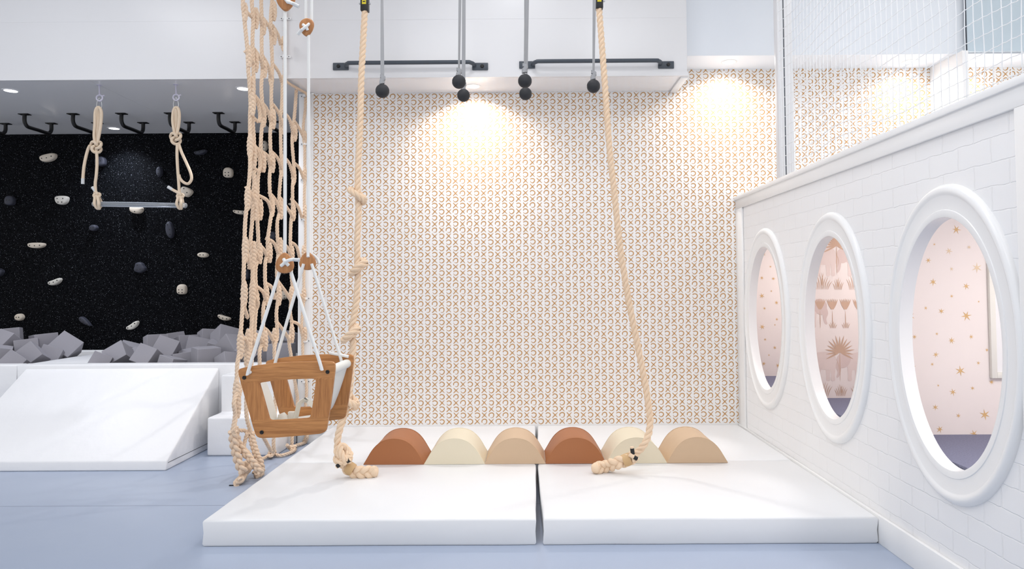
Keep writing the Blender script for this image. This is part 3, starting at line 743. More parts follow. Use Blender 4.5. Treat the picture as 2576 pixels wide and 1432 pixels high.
# ------------------------------------------------------------------ overhead U handles in the alcove
names=['black overhead grab handle cut off at the left edge of the alcove ceiling','black overhead grab handle under the alcove ceiling, first complete one from the left','black overhead grab handle partly hidden by the left trapeze cord','black overhead grab handle in the middle between the trapeze cords','black overhead grab handle behind the right trapeze cord','black overhead grab handle between the trapeze and the net','black overhead grab handle seen through the net']
p0=atZ(62,287,ZB+.006); p1=atZ(129,310,ZB+.006); pe=atZ(546,281.5,ZB+.006)
hp=(pe.x-p0.x)/4
for i in range(7):
    x=p0.x+hp*(i-1); ya,yb=p0.y,p1.y; zt_=ZB+.006
    e=empty('overhead_grip',(x,(ya+yb)/2,zt_),names[i],'grab handle','black handles under the alcove ceiling')
    for y in (ya,yb): MB().box((x-.05,y-.03,zt_-.008),(x+.05,y+.03,zt_)).build('mounting_plate',M['black'],e,bevel=.002)
    pts=spline([(x,ya,zt_-.006),(x,ya,zt_-.07),(x,ya+.02,zt_-.105),(x,ya+.06,zt_-.12),(x,(ya+yb)/2,zt_-.12),(x,yb-.06,zt_-.12),(x,yb-.02,zt_-.105),(x,yb,zt_-.07),(x,yb,zt_-.006)],.012)
    MB().tube(pts,.0185,12).build('bar',M['black'],e,smooth=True)

# ------------------------------------------------------------------ trapeze
YT=5.86
T_=lambda zx,zy,dy=0:atY(180+zx/4.212,200+zy/4.212,YT+dy)
tr=empty('trapeze',(atY(345,515,YT)),'clear acrylic trapeze bar hung on two knotted beige cords','trapeze')
bA,bB=T_(222,1320),T_(1222,1336)
ax=(bB-bA).normalized(); R_=.0225
prf=[bA+ax*.0,bA+ax*.006,bA+ax*.014]; 
MB().tube([bA,bA+ax*.004,bA+ax*.012,bB-ax*.012,bB-ax*.004,bB],[.012,.019,R_,R_,.019,.012],24).build('bar',M['acrylic'],tr,smooth=True,sharp=60)
rc=.0125
def cordp(l,dy=0): return [T_(*q[:2],q[2] if len(q)>2 else dy) for q in l]
def trap_side(x0,xs,knot,strand,low,tail,loops,barx):
    c=MB()
    for l in loops: c.tube(spline(cordp(l),.012),rc,9)
    k=T_(*knot); c.tube(torus_knot(k,.0185,(1,0,0),(0,.0,1.05),(0,1,0),2,3,110,1.75,.95,.6),rc,9,closed=True)
    c.tube(spline(cordp(strand),.012),rc,9)
    k2=T_(*low); c.tube(torus_knot(k2,.0092,(1,.0,-.3),(.1,0,1),(0,1,0),2,3,80,1.8,1.1,.2),rc*.95,8,closed=True)
    c.tube(spline(cordp(tail[0]),.012),rc,9)
    bx=T_(barx,1325)
    for dx in (-.009,.009):
        bxp=bx+Vector((dx,0,0)); top=k2+Vector((dx*.5,0,-.015))
    loop=[bx+Vector((-.014+.028*(a>PI)*1,0,0)) for a in (0,)]
    lp=[k2+Vector((-.008,-.01,-.01)),bx+Vector((-.012,-R_-.010,.012)),bx+Vector((-.010,-R_-.004,-.012)),bx+Vector((-.004,0,-R_-.013)),bx+Vector((.004,R_+.006,-.012)),bx+Vector((.008,R_+.008,.015)),k2+Vector((.008,.012,-.01))]
    c.tube(spline(lp,.008),rc,9)
    lp=[k2+Vector((.012,-.01,-.01)),bx+Vector((.024,-R_-.010,.012)),bx+Vector((.020,-R_-.004,-.012)),bx+Vector((.010,0,-R_-.013)),bx+Vector((-.006,R_+.006,-.012)),bx+Vector((-.008,R_+.008,.015)),k2+Vector((-.008,.012,-.01))]
    c.tube(spline(lp,.008),rc,9)
    c.build('cord',M['cord'],tr,smooth=True)
    for a,b in tail[1]:
        MB().tube([T_(*a),T_(*b)],rc*1.1,10).build('cord_tip',M['clearsleeve'],tr,smooth=True,label='white plastic cord tip')
trap_side(298,0,(262,712),[(262,735),(268,800),(270,900),(262,1020),(252,1100),(255,1180),(262,1215)],(268,1225),
  ([(195,700,-.01),(175,740),(150,830),(130,940),(120,1060)],[((120,1050),(119,1108)),((255,1190),(222,1140))]),
  [[(255,695),(240,600),(247,480),(250,360),(264,308),(284,294),(302,304),(318,360),(310,480),(290,600),(270,690)],[(262,690,.015),(275,600,.015),(272,480,.015),(270,350,.01),(284,302,.0),(296,350,.02),(290,480,.02),(268,620,.02),(255,700,.015)]],283)
trap_side(1108,0,(1105,622),[(1120,690),(1118,800),(1125,950),(1135,1080),(1142,1190),(1150,1230)],(1150,1232),
  ([(1135,680,.01),(1165,770,.01),(1215,880,.01),(1262,990),(1270,1060),(1235,1105),(1185,1090),(1150,1050),(1138,1010)],[((1068,1168),(1022,1138))]),
  [[(1105,620),(1090,560),(1072,450),(1075,360),(1090,308),(1108,296),(1128,306),(1143,370),(1138,470),(1118,570),(1105,620)],[(1108,620,.015),(1106,520,.015),(1100,400,.015),(1108,306,.0),(1120,400,.02),(1114,520,.02),(1104,610,.015)],[(1150,1215,-.01),(1110,1190,-.01),(1068,1168)]],1150)
for (hx,tx) in (((293,45),(296,196)),((1103,45),(1108,190))):
    a=T_(*hx); a.z=ZB+.006; rcx=T_(*tx)
    MB().tube([a,Vector((rcx.x,rcx.y,rcx.z+.026))],.006,10).lathe([(.022,0),(.022,-.003)],a,'Z',20).build('hook_shank',M['hook'],tr,smooth=True)
    MB().tube([rcx+Vector((.026*math.cos(t),0,.026*math.sin(t))) for t in [2*PI*i/24 for i in range(24)]],.0065,8,closed=True).tube([rcx+Vector((.02,0,.015)),rcx+Vector((.042,0,.022))],.006,8).build('hook_eye',M['hook'],tr,smooth=True)
    c=rcx+Vector((-.001,-.0,-.052))
    MB().tube([c+Vector((.018*(1+.35*math.sin(t)*-1)*math.cos(t),.006*math.cos(t),.048*math.sin(t))) for t in [2*PI*i/28 for i in range(28)]],.0034,8,closed=True).build('carabiner',M['steel'],tr,smooth=True)

# ------------------------------------------------------------------ grab bars on the bridge face
def grab_bar(lx,rx,py,ty,label):
    a=atY(lx,py,YB); b=atY(rx,py-.0,YB); e=empty('grab_bar',((a.x+b.x)/2,YB-.02,a.z),label,'grab bar','charcoal grab bars on the white bridge')
    for c,s in ((a,1),(b,-1)):
        MB().box((c.x-.067,YB-.014,c.z-.031),(c.x+.067,YB-.0005,c.z+.031)).build('mounting_plate',M['charcoal'],e,bevel=.005)
        MB().lathe([(.016,0),(.016,-.008),(.010,-.012)],(c.x-s*.018,YB-.014,c.z),'Y',6).build('bolt',M['black'],e)
    z=a.z; r=.017
    pts=[(a.x+.05,YB-.01,z),(a.x+.056,YB-.05,z+.002),(a.x+.085,YB-.078,z+.004),(a.x+.13,YB-.085,z+.004),((a.x+b.x)/2,YB-.085,z+.004),(b.x-.13,YB-.085,z+.004),(b.x-.085,YB-.078,z+.004),(b.x-.056,YB-.05,z+.002),(b.x-.05,YB-.01,z)]
    MB().tube(spline(pts,.015),r,14).build('bar',M['charcoal'],e,smooth=True)
grab_bar(858,1208,168,160,'left charcoal grab bar bolted across the white bridge')
grab_bar(1326,1675,164,156,'right charcoal grab bar bolted across the white bridge')

# ------------------------------------------------------------------ ball grips on straps
def ball(px,py,rp,knot_y,sx_top,Y,label,wide,twist,group='black ball grips on grey straps'):
    c=atY(px,py,Y); r=rp/F*Y
    e=empty('ball_grip',c,label,'ball grip',group)
    pr=[]; n=20
    for i in range(n+1):
        t=-PI/2+PI*i/n; k=1-.02*(abs(i-n/2)<.6); pr.append((max(.0005,r*math.cos(t)*k),r*math.sin(t)))
    MB().lathe(pr,c,'Z',32).build('ball',M['ball'],e,smooth=True,sharp=80)
    kz=atY(px,knot_y,Y)
    MB().tube([c+Vector((0,0,r-.004)),Vector((c.x,c.y,kz.z))],.005,8).build('eye_bolt',M['steel'],e,smooth=True)
    # strap: ribbon from the knot to the ceiling
    top=atY(sx_top,0,Y); kx=kz.x; mbb=MB(); N=46; vs=[]
    slope=(top.x-kx)/(top.z-kz.z)
    for i in range(N+1):
        z=kz.z+(ZC-kz.z)*i/N; x=kx+slope*(z-kz.z); zz_=(z-kz.z)
        a=twist[0]+(twist[1]-twist[0])*min(1,zz_/.75); w_=wide/2; tt=.0012
        d=Vector((math.cos(a),math.sin(a),0)); nrm=Vector((-math.sin(a),math.cos(a),0)); p=Vector((x,Y,z))
        if i==0: w_*=.5
        vs+=[p-d*w_-nrm*tt,p+d*w_-nrm*tt,p+d*w_+nrm*tt,p-d*w_+nrm*tt]
    fs=[]
    for i in range(N):
        for j in range(4): fs.append((4*i+j,4*i+(j+1)%4,4*i+4+(j+1)%4,4*i+4+j))
    fs+=[(3,2,1,0),tuple(range(4*N,4*N+4))]
    mbb.add(vs,fs).build('strap',M['strap'],e)
    kb=MB()
    for k,(dx,dz,ry) in enumerate(((0,.0,.5),(.002,.018,-.4),(-.003,-.016,.2))):
        q=[Vector((kz.x+dx+.018*math.cos(t),Y+.014*math.sin(t),kz.z+dz+.018*math.cos(t)*ry)) for t in [2*PI*i/16 for i in range(16)]]
        # flat webbing wrap
        vs=[];
        for p in q: vs+=[p+Vector((0,0,.011)),p-Vector((0,0,.011))]
        vs2=[ (Vector((kz.x+dx,Y,kz.z+dz))+(v-Vector((kz.x+dx,Y,kz.z+dz)))*.8) for v in vs]
        m_=len(q); fs=[(2*i,2*((i+1)%m_),2*((i+1)%m_)+1,2*i+1) for i in range(m_)]
        kb.add(vs,fs)
    kb.build('strap_knot',M['strap'],e,smooth=True)
ball(962,229,17.6,201,961,4.42,'black ball grip nearest the left climbing rope',.024,(g(20),g(78)))
ball(1154.5,206,17.6,184,1157,4.42,'upper black ball grip of the left middle pair',.024,(g(70),g(40)))
ball(1166,240,16.2,216,1167,4.82,'lower black ball grip of the left middle pair',.026,(g(5),g(30)))
ball(1320.5,204,17.6,173,1320,4.42,'upper black ball grip of the right middle pair, over the bar end',.024,(g(75),g(80)))
ball(1322,236,16.2,213,1325,4.82,'lower black ball grip of the right middle pair',.034,(g(40),g(18)))
ball(1493,217,17.1,190,1495,4.5,'black ball grip just left of the right climbing rope',.03,(g(60),g(35)))

# ------------------------------------------------------------------ climbing ropes
def climb(pts,yb,yt,label,knots,name='climbing_rope'):
    # depth runs straight from the tail (yb) to the ceiling hitch (yt)
    py0,py1=pts[0][1],pts[-1][1]
    dep=lambda y: yt+(yb-yt)*(y-28)/(1130-28)
    P=[atY(x,y,dep(y)) for x,y in pts]
    e=empty(name,P[-1],label,'rope','knotted climbing ropes')
    mb=MB(); rope(mb,P,.0235,.125,3,9,14)
    for (kx,ky,fl) in knots:
        c=atY(kx,ky,dep(ky)); r=.018
        ring=[c+Vector((.050*math.cos(t),.036*math.sin(t)-.004,-fl*.034*math.cos(t)+.008*math.sin(t)*1)) for t in [2*PI*i/20 for i in range(20)]]
        rope(mb,ring,.0235,.125,3,8,14,closed=True)
        rope(mb,[c+Vector((-.046,-.002,fl*.030)),c+Vector((-.016,-.05,fl*.008)),c+Vector((.022,-.05,-fl*.022)),c+Vector((.046,-.006,-fl*.050)),c+Vector((.02,.02,-fl*.06))],.023,.125,3,8,12)
    mb.build('rope',M['rope2'],e,smooth=True)
    # clamp and hanger
    t=P[0]; k=.0
    up=Vector((0,0,1))
    MB().box((t.x-.028,t.y-.028,t.z-.01),(t.x+.028,t.y+.028,t.z+.20)).build('clamp',M['blackplastic'],e,bevel=.004)
    MB().box((t.x-.015,t.y-.0295,t.z+.035),(t.x+.015,t.y-.028,t.z+.17)).build('label',M['yellow'],e,label='yellow printed label')
    lb=MB()
    for i in range(5):
        z=t.z+.05+i*.022; lb.box((t.x-.009,t.y-.0302,z),(t.x+.009-.003*(i%2),t.y-.0296,z+.008))
    lb.build('label_print',M['blackplastic'],e)
    for dz in (.05,.12):
        MB().lathe([(.007,0),(.007,.014),(.004,.017)],(t.x+.027,t.y,t.z+dz),'X',10).lathe([(.007,0),(.007,-.014),(.004,-.017)],(t.x-.027,t.y,t.z+dz),'X',10).build('bolt',M['steel'],e,smooth=True)
    MB().box((t.x-.02,t.y-.004,t.z+.19),(t.x+.02,t.y+.004,ZC-.002)).build('hanging_strap',M['blackplastic'],e)
    return e,P
e1,P1=climb([(918,26),(914,100),(909,200),(906.5,300),(903,380),(900,450),(901,500),(902,540),(899,600),(899,660),(900,700),(895,770),(885,830),(888,870),(884,930),(879,985),(872,1025),(860,1062),(850,1100),(849,1128)],4.52,4.95,'thick twisted climbing rope on the left with five knots, tail lying on the left mat',[(899,489,1),(902,676,-1),(883,843,-1),(879,1004,1)])
z0m=ZM
def tail(e,main,kpt,spl,tape_a,tape_b,br,tips,sgn):
    mb=MB()
    rope(mb,main,.0235,.125,3,9,14)
    if kpt is not None:
        for (cx,cy,cz,a,tl) in kpt:
            ring=[Vector((cx+a*math.cos(t),cy+.03*math.sin(t),cz+tl*a*math.cos(t)+.022*math.sin(t))) for t in [2*PI*i/20 for i in range(20)]]
            rope(mb,ring,.0225,.125,3,8,14,closed=True)
    mb.build('rope_tail',M['rope2'],e,smooth=True)
    mb=MB(); braid(mb,br,.026,.014,.0185,.150); mb.tube(spline(br,.01),.02,8)
    mb.lathe([(.001,-.034),(.022,-.03),(.036,-.012),(.037,.008),(.024,.022),(.001,.026)],br[-1],'X',16)
    mb.build('spliced_end',M['rope2'],e,smooth=True)
    d=(Vector(tape_b)-Vector(tape_a))
    MB().tube([tape_a,Vector(tape_a)+d*.5,tape_b],[.041,.043,.041],20).build('tape_wrap',M['tape'],e,smooth=True)
    for a,b in tips:
        MB().tube([a,b],.0135,12).build('strand_tip',M['blackplastic'],e,smooth=True,label='black taped strand tip')
        MB().tube([Vector(b),Vector(b)+(Vector(b)-Vector(a))*.25],.0125,12).build('strand_end',M['rope2'],e,smooth=True)
        MB().tube([Vector(a)-(Vector(b)-Vector(a))*1.2,Vector(a)],.0135,12).build('strand_end',M['rope2'],e,smooth=True)
zr=ZM+.033
def onmat(px,py,h=.033): return atZ(px,py,ZM+h)
q=lambda px,py,Y:atY(px,py,Y)
Yt1=onmat(905,1189).y
main=[P1[-1],q(855,1150,4.51),q(862,1165,4.5),q(870,1176,Yt1+.0)]
kp=q(864,1143,4.5)
tail(e1,main,[(kp.x,kp.y,kp.z+.01,.042,-.45),(kp.x-.006,kp.y-.01,kp.z-.015,.036,.25),(kp.x+.012,kp.y-.012,kp.z+.008,.03,-1.4)],None,q(872,1174,Yt1),q(889,1184,Yt1),[q(864,1162,Yt1),q(876,1178,Yt1),onmat(892,1188,.036),onmat(915,1189,.034),onmat(942,1187,.034)],
  [(q(873,1162,4.46),q(880,1157,4.46)),(q(855,1168,4.46),q(848,1174,4.46))],1)
e2,P2=climb([(1507,20),(1511,70),(1517,150),(1523,230),(1529,320),(1536,400),(1545,480),(1553,560),(1562,640),(1572,700),(1584,770),(1596,830),(1610,900),(1622,960),(1630,1010),(1636,1060)],4.62,4.97,'thick twisted climbing rope on the right slanting down to the right mat, without knots',[])
Yt2=onmat(1530,1180).y
main=[P2[-1],q(1632,1091,4.62),q(1622,1116,4.6),q(1606,1136,Yt2+.02),q(1590,1150,Yt2),q(1575,1158,Yt2)]
tail(e2,main,None,None,q(1585,1154,Yt2),q(1567,1161,Yt2),[q(1598,1148,Yt2),q(1576,1158,Yt2),q(1550,1166,Yt2),onmat(1525,1174,.038),onmat(1500,1178,.036)],
  [(q(1592,1143,Yt2-.03),q(1590,1128,Yt2-.03)),(q(1594,1150,Yt2-.04),q(1603,1155,Yt2-.04))],-1)

# ------------------------------------------------------------------ toddler swing
YFp=2.42; YBp=YFp+.255; TH=.018
S_=lambda zx,zy,Y=YFp:atY(580+zx/5.966,880+zy/5.966,Y)
sw_=empty('toddler_swing',S_(850,700,(YFp+YBp)/2),'oak framed toddler swing seat hanging on white cords','swing')
outer=[(107,330),(118,300),(150,280),(400,236),(700,200),(1000,184),(1300,178),(1490,180),(1535,190),(1560,215),(1562,300),(1520,650),(1480,930),(1440,1170),(1425,1225),(1395,1250),(1340,1265),(1000,1298),(700,1322),(450,1330),(405,1318),(372,1280),(330,1150),(230,790),(140,470)]
hole=[(422,515),(440,500),(480,492),(600,474),(750,458),(950,445),(1150,438),(1240,438),(1268,448),(1275,475),(1255,650),(1225,850),(1195,1000),(1180,1022),(1140,1032),(950,1046),(750,1060),(610,1064),(585,1058),(570,1035),(510,820),(455,620)]
def panel(dy,name):
    # panel with opening: build ring by angular matching, split in four boards with grain directions
    o_=[S_(*p) for p in outer]; h_=[S_(*p) for p in hole]
    c=sum((Vector(p) for p in h_),Vector())/len(h_)
    def at_angle(pl,t):
        d=Vector((math.cos(t),0,math.sin(t))); best=None
        for i in range(len(pl)):
            a=pl[i]-c; b=pl[(i+1)%len(pl)]-c
            e_=b-a; den=d.x*e_.z-d.z*e_.x
            if abs(den)<1e-12: continue
            u=(a.x*e_.z-a.z*e_.x)/den; v=(a.x*d.z-a.z*d.x)/den
            if u>0 and -1e-6<=v<=1+1e-6: best=c+d*u
        return best
    N=140; A=[];B=[]
    for i in range(N):
        t=2*PI*i/N; A.append(at_angle(h_,t)); B.append(at_angle(o_,t))
    vs=[];fs=[];ms=[]
    zt1=S_(850,440).z; zb1=S_(850,1060).z
    top=lambda x:S_(x,440).z
    # front/back surfaces subdivided radially
    K=6
    for side in (0,1):
        y=YFp+dy+(TH if side else 0)
        for i in range(N):
            for k in range(K+1):
                p=A[i].lerp(B[i],k/K)
                # tiny round-over at rims
                yy=y+(.0025 if (k in (0,K)) else 0)*(1 if side==0 else -1)
                vs.append(Vector((p.x,yy,p.z)))
    W_=K+1
    mb=MB(); F_=[]; MI=[]
    def mi_of(p):
        # which board: rails top and bottom (grain along), stiles left and right
        zx=(lambda q:q)(p)
        a0,a1=S_(107,500),S_(1560,432); zl=a0.z+(a1.z-a0.z)*(p.x-a0.x)/(a1.x-a0.x)
        b0,b1=S_(300,1070),S_(1450,1000); zl2=b0.z+(b1.z-b0.z)*(p.x-b0.x)/(b1.x-b0.x)
        return 0 if (p.z>zl or p.z<zl2) else 1
    for side in (0,1):
        off=side*N*W_
        for i in range(N):
            for k in range(K):
                a=off+i*W_+k; b=off+((i+1)%N)*W_+k
                f=(a,a+1,b+1,b); F_.append(f); MI.append(mi_of(sum((vs[j] for j in f),Vector())/4))
    for k in (0,K):
        for i in range(N):
            a=i*W_+k; b=((i+1)%N)*W_+k; o2=N*W_
            f=(a,b,b+o2,a+o2); F_.append(f); MI.append(mi_of(vs[a]))
    mb.v=[tuple(v) for v in vs]; mb.f=F_; mb.m=MI
    o=mb.build(name,[M['woodx'],M['woodz']],sw_,smooth=True,sharp=50)
    sgn=-1 if dy==0 else 1; y=YFp+dy-(0.0 if dy==0 else -TH)
    for p in ((207,420),(1457,333),(470,1240)):
        c_=S_(*p); MB().lathe([(.0068,0),(.0068,.003*sgn),(.005,.0045*sgn),(.003,.003*sgn)],(c_.x,YFp+dy+(TH if dy else 0),c_.z),'Y',20).build('bolt',M['black'],o,smooth=True)
    return o
panel(0,'side_panel'); panel(YBp-YFp,'side_panel')
ya,yb=YFp+TH,YBp
def rod(zx,zy,r,name,m):
    c=S_(zx,zy); MB().tube([(c.x,ya,c.z),(c.x,yb,c.z)],r,18).build(name,m,sw_,smooth=True)
rod(207,420,.012,'cross_rod',M['canvas']); rod(1457,333,.017,'back_rest_pad',M['canvas']); rod(470,1240,.012,'cross_rod',M['canvas'])
def sheet(pts,th,name,m,y0=ya+.004,y1=yb-.004):
    P=spline([Vector((S_(*p).x,0,S_(*p).z)) for p in pts],.006); n=len(P); vs=[];fs=[]
    for p,(t,a,b) in zip(P,frames(P)):
        nn=Vector((-t.z,0,t.x))
        for s in (-th/2,th/2):
            qq=p+nn*s; vs+=[(qq.x,y0,qq.z),(qq.x,y1,qq.z)]
    for i in range(n-1):
        a=4*i;b=a+4; fs+=[(a,a+1,b+1,b),(a+2,b+2,b+3,a+3),(a,b,b+2,a+2),(a+1,a+3,b+3,b+1)]
    fs+=[(0,2,3,1),(4*n-4,4*n-3,4*n-1,4*n-2)]
    return MB().add(vs,fs).build(name,m,sw_,smooth=True,sharp=50)
sheet([(1480,300),(1450,420),(1380,650),(1290,900),(1200,1080),(1050,1160),(800,1200),(600,1230),(480,1262)],.004,'sling_seat',M['canvas'])
sheet([(215,400),(300,620),(400,900),(470,1225)],.004,'front_guard',M['canvas'],2.495,2.572)
c=S_(800,1100,(ya+yb)/2)
MB().tube([c+Vector((0,0,-.01)),c+Vector((-.004,0,.02)),c+Vector((-.01,0,.035))],[.022,.02,.012],16).build('crotch_pad',M['webbing'],sw_,smooth=True)
def belt(pts,wd,name,m,Ys):
    P=spline([Vector((S_(a,b,yy).x,yy,S_(a,b,yy).z)) for (a,b),yy in zip(pts,Ys)],.005); vs=[];n=len(P)
    for i,p in enumerate(P):
        t=(P[min(i+1,n-1)]-P[max(0,i-1)]).normalized(); d=Vector((0.35,1,0)).normalized(); d=(d-t*t.dot(d)).normalized() if abs(t.dot(d))<.95 else Vector((1,0,0)); nn=t.cross(d)
        for s,u in ((-1,-1),(1,-1),(1,1),(-1,1)): vs.append(p+d*s*wd/2+nn*u*.0008)
    fs=[]
    for i in range(n-1):
        for j in range(4): fs.append((4*i+j,4*i+(j+1)%4,4*i+4+(j+1)%4,4*i+4+j))
    fs+=[(3,2,1,0),tuple(range(4*n-4,4*n))]
    MB().add(vs,fs).build(name,m,sw_,smooth=True,sharp=60)
belt([(960,1150),(985,1000),(1020,850),(1050,790),(1130,760),(1230,830),(1300,900)],.028,'safety_belt',M['webbing'],[2.56,2.56,2.55,2.55,2.57,2.59,2.60])
c=S_(915,1000,2.56); MB().box((c.x-.012,c.y-.008,c.z-.02),(c.x+.012,c.y+.008,c.z+.018)).build('buckle',M['webbing'],sw_,bevel=.003)
c=S_(550,730,2.60); MB().box((c.x-.001,c.y-.01,c.z-.02),(c.x+.001,c.y+.01,c.z+.02)).build('care_label',M['blackplastic'],sw_)
# cords and toggles
def egg(c,hw,hh,up,th,name,rotz=0,y_tilt=0):
    pts=[]; n=40
    for i in range(n):
        t=2*PI*i/n; v=math.sin(t)*up; u=math.cos(t)*(1-.28*v)*(1-.10*v*v*(v>0))
        pts.append((u*hw,math.sin(t)*hh))
    vs=[]; secs=[(-th/2,.86),(-th/2+.0015,.95),(-th*.2,1),(th*.2,1),(th/2-.0015,.95),(th/2,.86)]
    R=Matrix.Rotation(rotz,3,'Z')
    for (y,s) in secs:
        for (u,v) in pts: vs.append(Vector(c)+R@Vector((u*s,y,v*s)))
    fs=[tuple(range(n)),tuple(range(6*n-1,5*n-1,-1))]
    for k in range(5):
        for i in range(n): fs.append((k*n+i,k*n+(i+1)%n,(k+1)*n+(i+1)%n,(k+1)*n+i))
    return MB().add(vs,fs).build(name,M['toggle'],sw_,smooth=True,sharp=60)
cr=.006
def wc(*paths,name='cord'):
    m=MB()
    for p in paths: m.tube(spline(p,.01),cr,10)
    return m.build(name,M['whitecord'],sw_,smooth=True)
YTg=YFp+.009; YTb=YBp+.009
Q=lambda x,y,Y:atY(x,y,Y)
egg(Q(716.5,662,YTg),.0315,.037,1,.016,'toggle'); egg(Q(774,657,YTb),.0315,.036,1,.016,'toggle')
egg(Q(719,2,YTg-.004),.033,.038,-1,.016,'toggle'); egg(Q(771.5,69,YTb),.030,.036,-1,.016,'toggle',rotz=-.25)
zt=ZC-.002
up1=Q(717,80,YTg); up2=Q(775.5,110,YTb)
# main lines from lower to upper toggles and on to the ceiling
wc([Q(716,650,YTg+.012),Q(717,560,YTg),Q(717,300,YTg),Q(717,60,YTg),Q(717,10,YTg+.012)])
wc([Q(775,647,YTb-.012),Q(775,620,YTb-.008),Q(776,400,YTb),Q(776,110,YTb),Q(773,80,YTb+.012)])
def up_cord(*ps):
    m=MB()
    for p in ps: m.tube([p,Vector((p.x,p.y,zt))],cr,10)
    m.build('cord',M['whitecord'],sw_,smooth=True)
up_cord(Q(712,-5,YTg+.01),Q(727,-5,YTg+.01))
up_cord(Q(769.5,62,YTb+.012),Q(783.5,60,YTb+.012))
# bridle legs: front pair from the left toggle, rear pair from the right toggle
lf=S_(295,330); rf=S_(1365,262)
def leg(t0,hp,dy,front=True):
    yp=YFp+dy; h_=Vector((hp.x,yp,hp.z))
    o=-1
    wc([t0,t0.lerp(Vector((h_.x,yp-.012 if front else yp-.012,h_.z+.01)),.97),Vector((h_.x,yp-.008,h_.z)),Vector((h_.x,yp+.006,h_.z-.002))])
leg(Q(707,672,YTg+.012),lf,0); leg(Q(728,672,YTg+.012),rf,0)
leg(Q(764,664,YTb-.011),lf,YBp-YFp); leg(Q(784,664,YTb-.011),rf,YBp-YFp)
wc([Q(707,669,YTg-.009),Q(716,661,YTg-.014),Q(714,652,YTg-.010)],[Q(726,668,YTg-.009),Q(718,660,YTg-.015),Q(714,652,YTg-.008)],name='cord_knot')
wc([Q(718,659,YTg-.018),Q(726,655,YTg-.026),Q(736,653,YTg-.03),Q(745,654,YTg-.03)],name='cord_tail')
MB().tube(spline([Q(738,653,YTg-.03),Q(745,654,YTg-.03),Q(754,654,YTg-.028)],.006),cr*1.12,10).build('cord_sleeve',M['clearsleeve'],sw_,smooth=True)
wc([Q(786,640,YTb+.012),Q(797,650,YTb+.02),Q(803,664,YTb+.02)],name='cord_tail')
wc([Q(762,62,YTb-.010),Q(772,70,YTb-.015),Q(774,76,YTb-.010)],[Q(778,60,YTb-.010),Q(770,67,YTb-.018),Q(758,76,YTb-.018)],name='cord_knot')
MB().tube([Q(759,75,YTb-.018),Q(749,87,YTb-.018)],cr*1.12,10).build('cord_sleeve',M['clearsleeve'],sw_,smooth=True)
wc([Q(716,-6,YTg-.012),Q(724,6,YTg-.018),Q(730,2,YTg-.014)],[Q(722,4,YTg-.02),Q(735,8,YTg-.026),Q(740,10,YTg-.026)],name='cord_knot')
MB().tube([Q(737,9,YTg-.026),Q(752,17,YTg-.026)],cr*1.12,10).build('cord_sleeve',M['clearsleeve'],sw_,smooth=True)
wc([Vector((S_(1180,175).x,YBp-.01,S_(1180,150).z)),Vector((S_(1400,160).x,YBp-.012,S_(1400,190).z)),Vector((S_(1500,160).x,YBp-.012,S_(1500,212).z))],name='cord_tail')

# ------------------------------------------------------------------ cargo net
XN_=-2.03
N_=lambda x,y:atX(x,y,XN_)
cn=empty('cargo_net',(XN_,5.5,0),'beige knotted rope climbing net hung edge-on beside the white post, bunched on the floor','climbing net')
A=[(613,-20),(613,0),(616,40),(620,100),(622,140),(623,180),(627,220),(631,260),(632,300),(632,340),(629,380),(625,432),(622,485),(620.5,530),(620,560),(617,618),(613,670),(612,693),(613,732),(608,799),(604,852),(604,878),(598,913),(596,942),(592,985),(584,1015),(588,1045),(585,1085)]
B=[(633,-20),(633,0),(636,50),(636,100),(637,140),(636,190),(637,228),(637,270),(640,320),(641,350),(640,390),(638,419),(637,467),(636,512),(637,560),(634,613),(636,655),(634,687),(633,746),(634,772),(630,825),(626,878),(622,916),(612,960),(604,990),(600,1020),(592,1060),(589,1090)]
Cc=[(658,-20),(658,0),(660,60),(658,120),(661,170),(657,218),(658,254),(661,297),(657,323),(656,371),(659,405),(652,445),(650,498),(652,525),(647,552),(649,600),(650,642),(644,679),(644,725),(646,756),(642,799),(640,839),(638,865),(633,905),(628,950),(622,1000),(622,1050),(630,1090)]
Dd=[(687,-20),(687,0),(684,40),(682,90),(684,134),(686,180),(684,235),(685,286),(684,310),(681,339),(682,387),(683,416),(679.5,445),(678,485),(682,520),(677,560),(674,605),(675,637),(669,661),(667.5,706),(669,746),(663,767),(661,799),(662,830),(661,860),(654,884),(653,916),(655,1000),(664,1090),(672,1112),(684,1136)]
Ee=[(709,222),(710,260),(709,291),(709,329),(707,392),(709,424),(705,445),(703,498),(706,530),(700,560),(701,602),(703,626),(695,685),(698,730),(697,746),(693,786),(694,815),(694,849),(687,873),(687,902),(692,960),(690,1040),(688,1110),(690,1140)]
Ff=[(744,226),(743,286),(741,320),(739,342),(737,366),(737,413),(738,445),(734,467),(734,506),(734,533),(731.5,560),(731,613),(734,640),(731,687),(734,724),(732.5,751),(731,786),(736,812),(734,841),(730,860),(733,897),(737,940),(745,980),(750,1010),(745,1060),(739,1100),(737,1126)]
Gg=[(769,246),(767,280),(763.5,318),(766,350),(767,379),(766,413),(766,445),(764.5,485),(763.5,525),(765,560),(764,613),(763,650),(763,693),(763,751),(760,812),(763,847),(763,892),(765,930),(768,976),(766,1020),(770,1060),(772,1095),(766,1112)]
def jit(p,k): 
    v=N_(*p)
    if v.y>D-.052: v=atY(p[0],p[1],D-.052)
    v.x+=noise.noise(Vector((k*3.1,v.z*2.5,0)))*.02; v.z=max(v.z,.017); return v
RN=.0152; PN=.078
